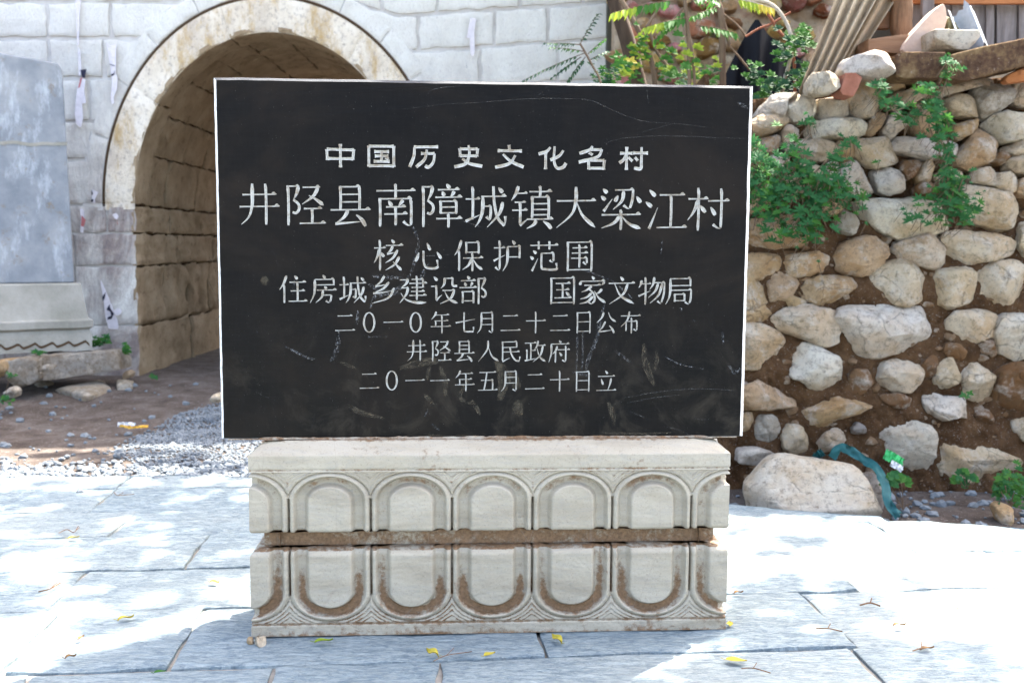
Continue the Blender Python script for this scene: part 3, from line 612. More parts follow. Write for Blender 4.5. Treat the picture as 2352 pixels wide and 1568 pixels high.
def relief(t, z, side):
    """t along the face from its centre; returns depth inwards, dirt"""
    if z > Zs['bandb']:
        x = max(0, z-Zs['bandt'])/(ztop-Zs['bandt'])
        d = .042*x; g = math.exp(-((z-Zs['bandb']-.006)/.003)**2)
        return d+.0025*g, .08+.35*g+(.25 if x > .9 else 0)
    if side: tt = (t-(HDP-(-HWD-off) % pitch)) if False else t
    if z > Zs['ubot']:
        H = Zs['bandb']-Zs['ubot']; s = z-Zs['ubot']
        u = (t-off) % pitch-pitch/2
        d, g = petal(u, s, H)
        r = .010*(1-math.sqrt(max(0, 1-(max(0, .012-s)/.012)**2)))+.004*max(0, mn.noise(Vector((t*9, s*9, 2)))-.2)
        up = min(1, s/H); g *= (.12+.6*max(0, up-.5)*1.9)*pvar(t)
        if g > .9: pass
        return d+r, g+(.35 if s < .004 else 0)+(.12 if abs(u) > pitch/2-.0042 else 0)
    if z > Zs['ltop']:
        return (.078 if side else .048), .6
    if z > Zs['lbase']:
        H = Zs['ltop']-Zs['lbase']; s = Zs['ltop']-z
        u = (t-off) % pitch-pitch/2
        d, g = petal(u, s, H)
        r = .03*(1-math.sqrt(max(0, 1-(max(0, .022-s)/.022)**2)))
        lo = min(1, s/H); g *= (.26+1.5*max(0, lo-.22))*pvar(t+3)
        return d+r, g+(.5 if s < .006 else 0)
    g = math.exp(-((z-Zs['lbase']+.004)/.003)**2)
    return .0025*g, .12+.4*g+.35*math.exp(-z/.012)
# perimeter samples (face, t)
per = [(0, -HWD+PWD*i/470) for i in range(471)]+[(1, -HDP+PDEP*i/70) for i in range(1, 71)]+[(2, -HWD+PWD*i/90) for i in range(1, 91)]+[(3, -HDP+PDEP*i/70) for i in range(1, 70)]
def ploop(z, zrel=None):
    zr = z if zrel is None else zrel
    dcorner = relief(-HWD+.0, zr, 0)[0]; dc2 = relief(HWD, zr, 0)[0]
    dcorner = (dcorner+dc2)/2; dcorner = .078 if Zs['ltop'] < zr < Zs['ubot'] else dcorner; L = []; A = []
    for f, t in per:
        d, g = relief(t if f in (0,) else (-t if f == 2 else t*(pitch*1.0/PDEP*1.0)+off+pitch/2*0+pitch*0.5*0), zr, f in (1, 3)) if f in (0, 2) else relief(t+off+pitch/2, zr, True)
        half = HWD if f in (0, 2) else HDP
        e = abs(t)/half; edge = max(0, 1-(half-abs(t))/.03); tt = t-math.copysign(dcorner*edge, t)
        d = d*(1-edge)+dcorner*edge
        nzd = .0012*mn.noise(Vector((t*30, zr*30, f)))+.0006*mn.noise(Vector((t*110, zr*110, f)))
        d += nzd
        if f == 0: q = (tt, HDP-d)
        elif f == 1: q = (HWD-d, -tt)
        elif f == 2: q = (-tt, -HDP+d)
        else: q = (-HWD+d, tt)
        p = Vector((base.x, base.y, 0))+su*q[0]+sn_*q[1]
        L.append((p.x, p.y, z)); A.append(g)
    return L, A
def pedpart(name, z0, z1, n, label=None, cap0=True, cap1=True):
    mb = MB(); rows_ = []; at_ = []
    for i in range(n+1):
        z = z0+(z1-z0)*i/n; zr = min(max(z, z0+1e-4), z1-1e-4)
        L, A = ploop(z, zr); rows_.append(L+[L[0]]); at_ += A+[A[0]]
    mb.grid(rows_, a=at_)
    for L, z in ((rows_[0], z0), (rows_[-1], z1)):                   # caps as fans
        up = z == z1; c = (base.x, base.y, z); k = len(L); mid = [tuple(Vector(p).lerp(Vector(c), .12)) for p in L]
        mb.grid([L, mid], a=.5, flip=not up) if True else None
        mb.add(mid+[c], [(i, i+1, k) if up else (i+1, i, k) for i in range(k-1)], 0, .5)
    o = mesh_obj(name, mb, MT['marble'], ped, attr='dirt', angle=55)
    if label: o['label'] = label
pedpart('cap', Zs['bandb']+.0005, ztop-.001, 34)
pedpart('petal_band', Zs['ubot'], Zs['bandb'], 110, 'upper band of arched petals open at the bottom')
pedpart('waist', Zs['ltop']+.0005, Zs['ubot']-.0005, 14, 'recessed brown stained waist')
pedpart('petal_band', Zs['lbase'], Zs['ltop'], 110, 'lower band of hanging petals packed with brown dirt')
pedpart('base_plinth', .0, Zs['lbase']-.0005, 26)
# mortar bead under the tablet
mb = MB(); P = []
for i in range(141):
    u = -.73+1.46*i/140; h = .004+.007*abs(mn.noise(Vector((u*14, 0, 0))))+.004*abs(mn.noise(Vector((u*50, 0, 0))))
    if u < xl+.02 or u > xr-.05: h = .001
    P.append([sp(u, -.002, .002+h*.9), sp(u, .2*h, .002+h*.8), sp(u, .6*h, .001+h*.3), sp(u, .75*h, -.002)])
mb.grid(P, a=.45); mesh_obj('mortar_bead', mb, MT['marble'], tab, attr='dirt')
# ================================================================== GATE
GY = 8.1
def gx(px, py=471): return at(px, py, GY).x
ACX = gx(628); AZ0 = at(628, 471, GY).z; A_IN = gx(628)-gx(311); B_IN = at(628, 76, GY).z-AZ0
A_OUT = gx(628)-gx(238); B_OUT = at(628, -8, GY).z-AZ0
A_H = gx(628)-gx(196); B_H = at(628, -52, GY).z-AZ0
GXR = gx(1408); GXL = -7.5; GTOP = 6.2
gate = thing('stone_gate', 'whitewashed block wall pierced by an arched gateway with brown vaulted tunnel', 'gate', (ACX, GY, 0))
def push(x, z, a, b):
    if z >= AZ0:
        r = math.hypot((x-ACX)/a, (z-AZ0)/b)
        if r < 1:
            r = max(r, .02); return ACX+(x-ACX)/r, AZ0+(z-AZ0)/r
    elif abs(x-ACX) < A_IN: return ACX+math.copysign(A_IN, x-ACX), z
    return x, z
def cz(k, x):                      # course lines: level on the left, climbing on the right
    px = 1176+x/GY*F; y = k if px < 800 else k+32*min(1, (px-800)/120)-max(0, px-919)*.066
    return at(px, y, GY).z
lines = [-330, -250, -168, -84, 4, 88, 180, 279, 367, 471, 535, 610, 746, 900]
mb = MB()
for k in range(len(lines)-1):
    low = k >= 9
    x = GXL+random.uniform(0, .4)
    cuts = [x]
    while x < GXR: x += random.uniform(.33, .66) if not low else random.uniform(.3, .62); cuts.append(x)
    cuts = [c for c in cuts if c < GXR-.22]+[GXR]
    if low:
        xj = ACX-A_IN; cuts = [c for c in cuts if c < xj-.18 or c > ACX+A_IN+.2]+[xj, ACX+A_IN]
        if k == 11: cuts.append(xj-.58)
        cuts.sort()
    for i in range(len(cuts)-1):
        a, b = cuts[i], cuts[i+1]
        if low and abs((a+b)/2-ACX) < A_IN: continue
        z0, z1 = lines[k+1], lines[k]
        def fn(u, v, h):
            zz = cz(z0, u)*(1-v)+cz(z1, u)*v
            if not low: u, zz = push(u, zz, A_H*.985, B_H*.985)
            return (u, GY-h-.004, zz)
        zc = (cz(z0, (a+b)/2)+cz(z1, (a+b)/2))/2
        corners = [(a, cz(z0, a)), (b, cz(z0, b)), (a, cz(z1, a)), (b, cz(z1, b))]
        if not low and all(z >= AZ0-.02 and math.hypot((x_-ACX)/A_H, (z-AZ0)/B_H) < .985 for x_, z in corners): continue
        hh = abs(cz(z1, a)-cz(z0, a))
        g = .016 if not low else .009
        def fn2(u, v, h): return fn(u, v, h)
        us = MB(); block(us, lambda u, v, h: fn(u, v/hh, h), a, b, 0, hh, g, 14, 9, .026, .007, seed=k*17+i, rag=.017 if not low else .012, e=.013)
        mb.add(us.v, us.f)
mesh_obj('wall', mb, MT['gate'], gate, angle=35)
mb = MB(); P = []
for i in range(120):
    x = GXL+(GXR-GXL)*i/119; col_ = []
    for j in range(70):
        z = GTOP*j/69-.05; X, Z = push(x, z, A_H*.96, B_H*.96) if z >= AZ0 else (x, z)
        if z < AZ0 and abs(x-ACX) < A_IN+.01: X = ACX+math.copysign(A_IN+.03, x-ACX)
        col_.append((X, GY+.012, Z))
    P.append(col_)
# drop quads lying across the opening
mb.grid(P); V = mb.v; ok = []
for f in mb.f:
    q = [V[i] for i in f]; c = np.mean(q, 0)
    inside = (c[2] < AZ0+.03 and abs(c[0]-ACX) < A_IN) or (c[2] >= AZ0 and math.hypot((c[0]-ACX)/(A_H*.955), (c[2]-AZ0)/(B_H*.955)) < .97)
    if not inside: ok.append(f)
mb.f = ok; mb.m = [0]*len(ok)
mesh_obj('mortar_backing', mb, MT['mortar'], gate, angle=180)
def ell(a, b, th, y): return (ACX-a*math.cos(th), y, AZ0+b*math.sin(th))
def ringpart(name, ai, bi, ao, bo, cuts, mat, proud, dep, rough, gap=.007):
    mb = MB()
    for i in range(len(cuts)-1):
        def fn(u, v, h): return ell(ai+(ao-ai)*v, bi+(bo-bi)*v, u, GY-proud-h)
        L = .5*(ai+ao); hh = ao-ai
        us = MB(); block(us, lambda u, v, h: fn(u/L, v/hh, h), cuts[i]*L, cuts[i+1]*L, 0, hh, gap, 18, 6, dep, rough, seed=i*3+hash(name) % 7, rag=.006, e=.016)
        mb.add(us.v, us.f)
    return mesh_obj(name, mb, mat, gate, angle=35)
ringpart('arch_ring', A_IN, B_IN, A_OUT-.012, B_OUT-.012, [0, .62, 1.28, 1.62, 2.15, 2.6, math.pi], MT['arch'], .012, .022, .010)
ringpart('hood_course', A_OUT+.008, B_OUT+.008, A_H+.01, B_H+.01, [0, .32, .6, .86, 1.15, 1.4, 1.7, 1.98, 2.25, 2.5, 2.8, math.pi], MT['gate'], .012, .02, .01)
for nm_, a0, b0, a1, b1, yy, mt_ in (('ring_mortar', A_IN+.004, B_IN+.004, A_OUT-.014, B_OUT-.014, GY-.004, 'arch'), ('hood_mortar', A_OUT+.01, B_OUT+.01, A_H+.02, B_H+.02, GY-.001, 'mortar')):
    mb = MB(); mb.grid([[ell(a0, b0, t, yy) for t in np.linspace(-.03, math.pi+.03, 60)], [ell(a1, b1, t, yy) for t in np.linspace(-.03, math.pi+.03, 60)]]); mesh_obj(nm_, mb, MT[mt_], gate)
# dark seam between ring and hood
mb = MB(); mb.grid([[ell(A_OUT-.014, B_OUT-.014, t, GY+.001) for t in np.linspace(0, math.pi, 60)], [ell(A_OUT+.01, B_OUT+.01, t, GY+.001) for t in np.linspace(0, math.pi, 60)]]); mesh_obj('seam', mb, MT['joint'], gate)
# soffit of ring, tunnel barrel and jambs
RD = .34
def arc(a, b, s):                  # arclength-like parameter: s<0 jamb below springing, 0..pi arch, > pi right jamb
    if s < 0: return (ACX-a, AZ0+s*a)
    if s > math.pi: return (ACX+a, AZ0-(s-math.pi)*a)
    return (ACX-a*math.cos(s), AZ0+b*math.sin(s))
jl = [(at(320, y, GY).z-AZ0)/A_IN for y in (905, 746, 610, 535, 471)]
def barrel(mb, a, b, y0, y1, svals, lens, seed, gap, rough):
    rd = random.Random(seed)
    for i in range(len(svals)-1):
        y = y0; n = 0
        while y < y1-.02:
            L = min(rd.uniform(*lens), y1-y); L = y1-y if y1-y-L < .2 else L
            def fn(u, v, h):
                k = 1-h/a; x, z = arc(a*k, b*k, u); return (x, v, z)
            us = MB(); hh = svals[i+1]-svals[i]
            block(us, lambda u, v, h: fn(u/a, v, h), svals[i]*a, svals[i+1]*a, y, y+L, gap, 10, 12, .035, rough, seed=i*7+n+seed, rag=.02, e=.024)
            mb.add(us.v, us.f); y += L; n += 1
mb = MB()
for q_ in range(4):
    ln_ = ((1.2, 1.7), (.6, .75), (.7, 1.2), (.55, .9))[q_]
    barrel(mb, A_IN, B_IN, GY-.008, GY+5, jl[q_:q_+2], ln_, 3+q_, .009, .034); barrel(mb, A_IN, B_IN, GY-.008, GY+5, [math.pi-jl[q_+1], math.pi-jl[q_]], ln_, 23+q_, .009, .034)
barrel(mb, A_IN, B_IN, GY-.012, GY+RD, [0, .62, 1.28, 1.62, 2.15, 2.6, math.pi], (.5, .6), 5, .004, .006)
mesh_obj('jamb', mb, MT['tunnel'], gate, angle=35)
mb = MB(); A2, B2 = A_IN+.05, B_IN+.05
arcs = [0, .3, .56, .82, 1.06, 1.3, 1.57, 1.84, 2.08, 2.32, 2.58, 2.84, math.pi]
barrel(mb, A2, B2, GY+RD+.05, GY+5, arcs, (.4, 1.), 14, .006, .02)
mesh_obj('vault', mb, MT['tunnel'], gate, angle=35)
mb = MB(); ss = list(np.linspace(jl[0]-.1, math.pi-jl[0]+.1, 70))
mb.grid([[(*(lambda q: (q[0], y, q[1]))(arc(A2+.03, B2+.03, s)),) for s in ss] for y in (GY+.02, GY+5)]); mesh_obj('vault_backing', mb, MT['joint'], gate, angle=180)
mb = MB(); mb.box((( ACX-A2-.35+GXL)/2-.0, GY+2.6, GTOP/2), ((ACX-A2-.35-GXL)/2, 0, 0), (0, 2.4, 0), (0, 0, GTOP/2)); mb.box(((ACX+A2+.35+GXR)/2, GY+2.6, GTOP/2), ((GXR-.03-ACX-A2-.35)/2, 0, 0), (0, 2.4, 0), (0, 0, GTOP/2))
mb.box(((GXL+GXR)/2, GY+2.6, (AZ0+B2+.2+GTOP)/2), ((GXR-GXL)/2-.05, 0, 0), (0, 2.38, 0), (0, 0, (GTOP-AZ0-B2-.2)/2)); mesh_obj('wall_core', mb, MT['mortar'], gate)
# torn posters on the gate wall
def poster(polys, label, Yo=.03):
    allp = [p for _, P in polys for p in P]; c = sum((at(*p, GY-Yo) for p in allp), Vector())/len(allp)
    mb = MB()
    for li, (mi, P) in enumerate(polys):
        V = [at(x, y, GY-Yo-.003*li) for x, y in P]; 
        V = [v+Vector((0, -.012*abs(mn.noise(v*9)), 0)) for v in V]
        B = [v+Vector((0, .0012, 0)) for v in V]; n = len(V)
        mb.add(V+B, [tuple(range(n)), tuple(range(2*n-1, n-1, -1))]+[(i, n+i, n+(i+1) % n, (i+1) % n) for i in range(n)], mi)
    tag(mesh_obj('torn_poster', mb, [MT['paper'], MT['paper_red'], MT['paper_ink']], origin=c, smooth=False), label, 'poster', 'torn paper strips on the gate wall')
Q2 = conv(0, 0, 4.9)
poster([(0, pts(Q2, '920 0 990 0 975 200 970 500 960 560 945 560 940 300')), (0, pts(Q2, '950 570 985 640 1000 850 985 930 965 930 960 700')), (2, pts(Q2, '985 860 1060 850 1040 960 1005 950')), (0, pts(Q2, '990 950 1050 980 1030 1120 1060 1260 1010 1275 1000 1200 1020 1450 990 1565 935 1520 915 1400 945 1100')), (1, pts(Q2, '985 960 1010 950 980 1070 958 1085'))], 'long white and red torn paper strip with a curled loop, highest on the wall')
poster([(0, pts(Q2, '1305 520 1340 560 1425 545 1420 900 1440 960 1435 1090 1395 1190 1400 1270 1370 1275 1360 1200 1375 1000 1335 700')), (2, pts(Q2, '1340 785 1410 805 1408 815 1345 795')), (2, pts(Q2, '1410 870 1398 920 1370 935 1358 915 1390 905'))], 'white torn paper strip with black ink strokes beside the arch ring')
poster([(0, pts(C2, '600 -70 625 -60 645 -50 620 0 625 20 600 20')), (2, pts(C2, '600 -65 610 -40 600 -30')), (2, pts(C2, '598 -5 612 -3 604 15 595 12'))], 'short white paper scrap with black ends near the arch springing')
poster([(0, pts(C2, '522 55 548 60 555 120 545 215 525 210 530 120')), (1, pts(C2, '535 100 562 130 548 175 530 170'))], 'pink and white paper strip on the dark impost course')
poster([(0, pts(C2, '655 515 690 590 735 700 770 790 775 845 710 840 690 760 680 680')), (2, pts(C2, '690 600 685 640 672 660 668 635')), (2, pts(C2, '715 680 720 705 745 740 730 775 700 780 705 765 728 755 722 730 695 715')), (0, pts(C2, '745 720 770 705 795 720 790 745 765 755 748 742'))], 'lowest torn paper with bold black brush stroke low on the wall')
poster([(0, pts(C2, '735 95 760 85 775 105 765 130 750 120')), (1, pts(C2, '764 125 771 160 767 162'))], 'small round white paper scrap on the corner stones')
poster([(0, pts(conv(1000, 0, 4.2), '740 190 800 200 780 330 785 560 760 600 740 560 730 400 700 400')), (2, pts(conv(1000, 0, 4.2), '695 650 705 720 700 715'))], 'narrow white paper strip right of the arch')
# ================================================================== BIG GREY STELE AT LEFT
SPH = R(36); gu = Vector((math.cos(SPH), math.sin(SPH), 0)); gnv = Vector((gu.y, -gu.x, 0))
E0 = at(212, 798, 7.45)
gz = {'bot': at(212, 802, 7.45).z, 'lip': at(205, 752, 7.45).z, 'mid': at(200, 738, 7.45).z, 'top': at(192, 650, 7.45).z, 'ttop': at(132, 140, 7.35).z}
big = thing('grey_stele', 'tall weathered grey stone stele on carved base by the gate', 'stele', Vector((E0.x, E0.y, gz['bot']))-gu*.8-gnv*.2)
def gp3(a, n, z): return Vector((E0.x, E0.y, 0))+gu*a+gnv*n+Vector((0, 0, z))
LN = 1.9
prof = [(0, gz['bot'], 0), (.0, gz['lip']-.05, 0), (-.012, gz['lip']-.012, 0), (.012, gz['lip']+.006, 0), (.012, gz['mid']+.01, 0), (-.012, gz['mid']+.022, 0), (-.02, gz['mid']+.04, 0), (-.05, gz['top']-.012, 0), (-.06, gz['top'], 0)]
mb = MB(); rings = []
for n, z, _ in prof:
    hh = []
    for k in range(25): hh.append(gp3(-LN-n*1+(LN+2*n)*k/24, n, z+.004*nz((k, z, 0), .7)))
    hh += [gp3(n, -.55-n, z), gp3(-LN-n, -.55-n, z)]
    rings.append(hh+[hh[0]])
mb.grid(rings); mb.add(rings[-1][:-1], [tuple(range(len(rings[-1])-1))])
mesh_obj('base', mb, MT['greybase'], big, angle=30)
mb = MB(); wv = []
for k in range(121):
    a = -1.62+1.6*k/120; ph = (k/120*14) % 1; wv.append((a, gz['bot']+.035+.05*(ph**1.5 if ph < .75 else (.65-(ph-.75)*2.4)), k))
for i in range(len(wv)-1):
    (a, z, k), (b, z2, _) = wv[i], wv[i+1]
    mb.add([gp3(a, .003, z-.011), gp3(b, .003, z2-.011), gp3(b, .004, z2+.008), gp3(a, .004, z+.008)], [(0, 1, 2, 3)])
mesh_obj('wave_carving', mb, MT['joint'], big, smooth=False)
mb = MB(); t0 = -.085
zt = gz['ttop']; tp = [(0, gz['top']-.01), (0, zt-.03), (-.03, zt)]
fr_ = [gp3(t0-1.5, -.10, gz['top']+.001), gp3(t0, -.10, gz['top']+.001), gp3(t0-.03, -.10, zt-.04), gp3(t0-.06, -.10, zt), gp3(t0-1.5, -.10, zt+.12)]
bk = [p-gnv*.26 for p in fr_]; fi = [p-gnv*0 for p in fr_]
mb.add(fr_+bk, [(0, 1, 2, 3, 4), (9, 8, 7, 6, 5)]+[(i, i+5, (i+1) % 5+5, (i+1) % 5) for i in range(5)])
o = mesh_obj('tablet', mb, MT['grey'], big, smooth=False)
bmod = o.modifiers.new('bevel', 'BEVEL'); bmod.width = .012; bmod.segments = 2
# fracture vein across the grey tablet
mb = MB(); vp = [gp3(t0-1.3+1.28*i/30, -.096, 0)+Vector((0, 0, at(100, 345, 7.3).z+.06*(i/30)+.03*mn.noise(Vector((i*.35, 2, 0))))) for i in range(31)]
for i in range(30): mb.add([vp[i]-Vector((0, 0, .012)), vp[i+1]-Vector((0, 0, .012)), vp[i+1]+Vector((0, 0, .012)), vp[i]+Vector((0, 0, .012))], [(0, 1, 2, 3)])
mesh_obj('repair_seam', mb, MT['greybase'], big, smooth=False)
# ================================================================== ROCK THINGS
SEED = [100]
def rock_thing(name, label, cat, cv, s, Y, d, back, tint='c', mat='lime', group=None, rough=.09, cuts=6, ground=None, Yr=None, ang=30, jag=1., slab=False):
    SEED[0] += 1; pp = pts(cv, s)
    if ground is not None: P = [gnd(x, y, ground) for x, y in pp]; n = (0, 0, 1)
    else:
        xs_ = [p[0] for p in pp]; lo, hi = min(xs_), max(xs_); Y2 = Y if Yr is None else Yr
        P = [at(x, y, Y+(Y2-Y)*(x-lo)/max(1, hi-lo)) for x, y in pp]; n = (0, -1, 0)
    mb, c = rock(P, n, d, back, SEED[0], rough=rough, cuts=cuts, jag=jag, slab=slab)
    zmin = min(v[2] for v in mb.v)
    o = mesh_obj(name, mb, MT[mat], origin=(c.x, c.y, zmin), angle=ang); o.color = jit(TINT[tint]); tag(o, label, cat, group)
    return o
kg = 'rough kerb stones under the grey stele'
rock_thing('kerb_stone', 'long rough kerb stone under the grey stele with pale chipped top', 'kerb stone', C2, '280 1040 300 1010 540 992 780 980 815 1050 815 1100 650 1130 420 1160 300 1175 290 1110', 7.15, .08, .16, 'g', Yr=7.6, rough=.045, cuts=0, group=kg, slab=True)
rock_thing('kerb_stone', 'blocky kerb stone left of the long one, leaning down', 'kerb stone', C2, '70 1050 160 1020 280 1035 290 1160 250 1190 110 1230 75 1180', 6.95, .1, .45, 'g', Yr=7.1, rough=.05, cuts=1, group=kg, slab=True)
rock_thing('kerb_stone', 'kerb stone cut off by the left edge of the photo', 'kerb stone', C2, '-120 1060 0 1050 60 1040 75 1100 30 1150 -60 1170 -130 1140', 6.75, .1, .4, 't', Yr=6.9, rough=.06, cuts=4, group=kg)
rock_thing('rock', 'small wedge stone jammed between two kerb stones', 'rock', C2, '285 1075 330 1080 335 1110 295 1115', 7.0, .05, .1, 'g')
rock_thing('rock', 'flat pale slab lying in the dirt before the gate jamb', 'rock', C2, '330 1250 450 1225 600 1210 720 1200 735 1255 560 1305 450 1280', 0, .05, .05, 'g', ground=0., cuts=3, rough=.05)
rock_thing('rock', 'low grey stone sunk in dirt under the kerb', 'rock', C2, '210 1225 370 1200 380 1240 250 1255', 0, .07, .05, 'g', ground=0., cuts=4)
rock_thing('rock', 'bluish stone in dirt right of the flat pale slab', 'rock', C2, '760 1215 800 1200 880 1205 870 1240 770 1250', 0, .06, .05, 'g', ground=0.)
rock_thing('rock', 'grey pointed stone at lower left below the kerb', 'rock', C2, '20 1255 70 1215 105 1250 95 1295 40 1290', 6.5, .06, .12, 'g')
rock_thing('rock', 'rounded stone against the gate jamb corner', 'rock', C2, '800 1130 830 1110 862 1130 855 1162 805 1167', 7.75, .06, .12, 'c')
rock_thing('rock', 'pale stone beside the left edge of black tablet', 'rock', C2, '1370 1310 1400 1265 1440 1262 1470 1320 1380 1322', 6.2, .06, .12, 'w')
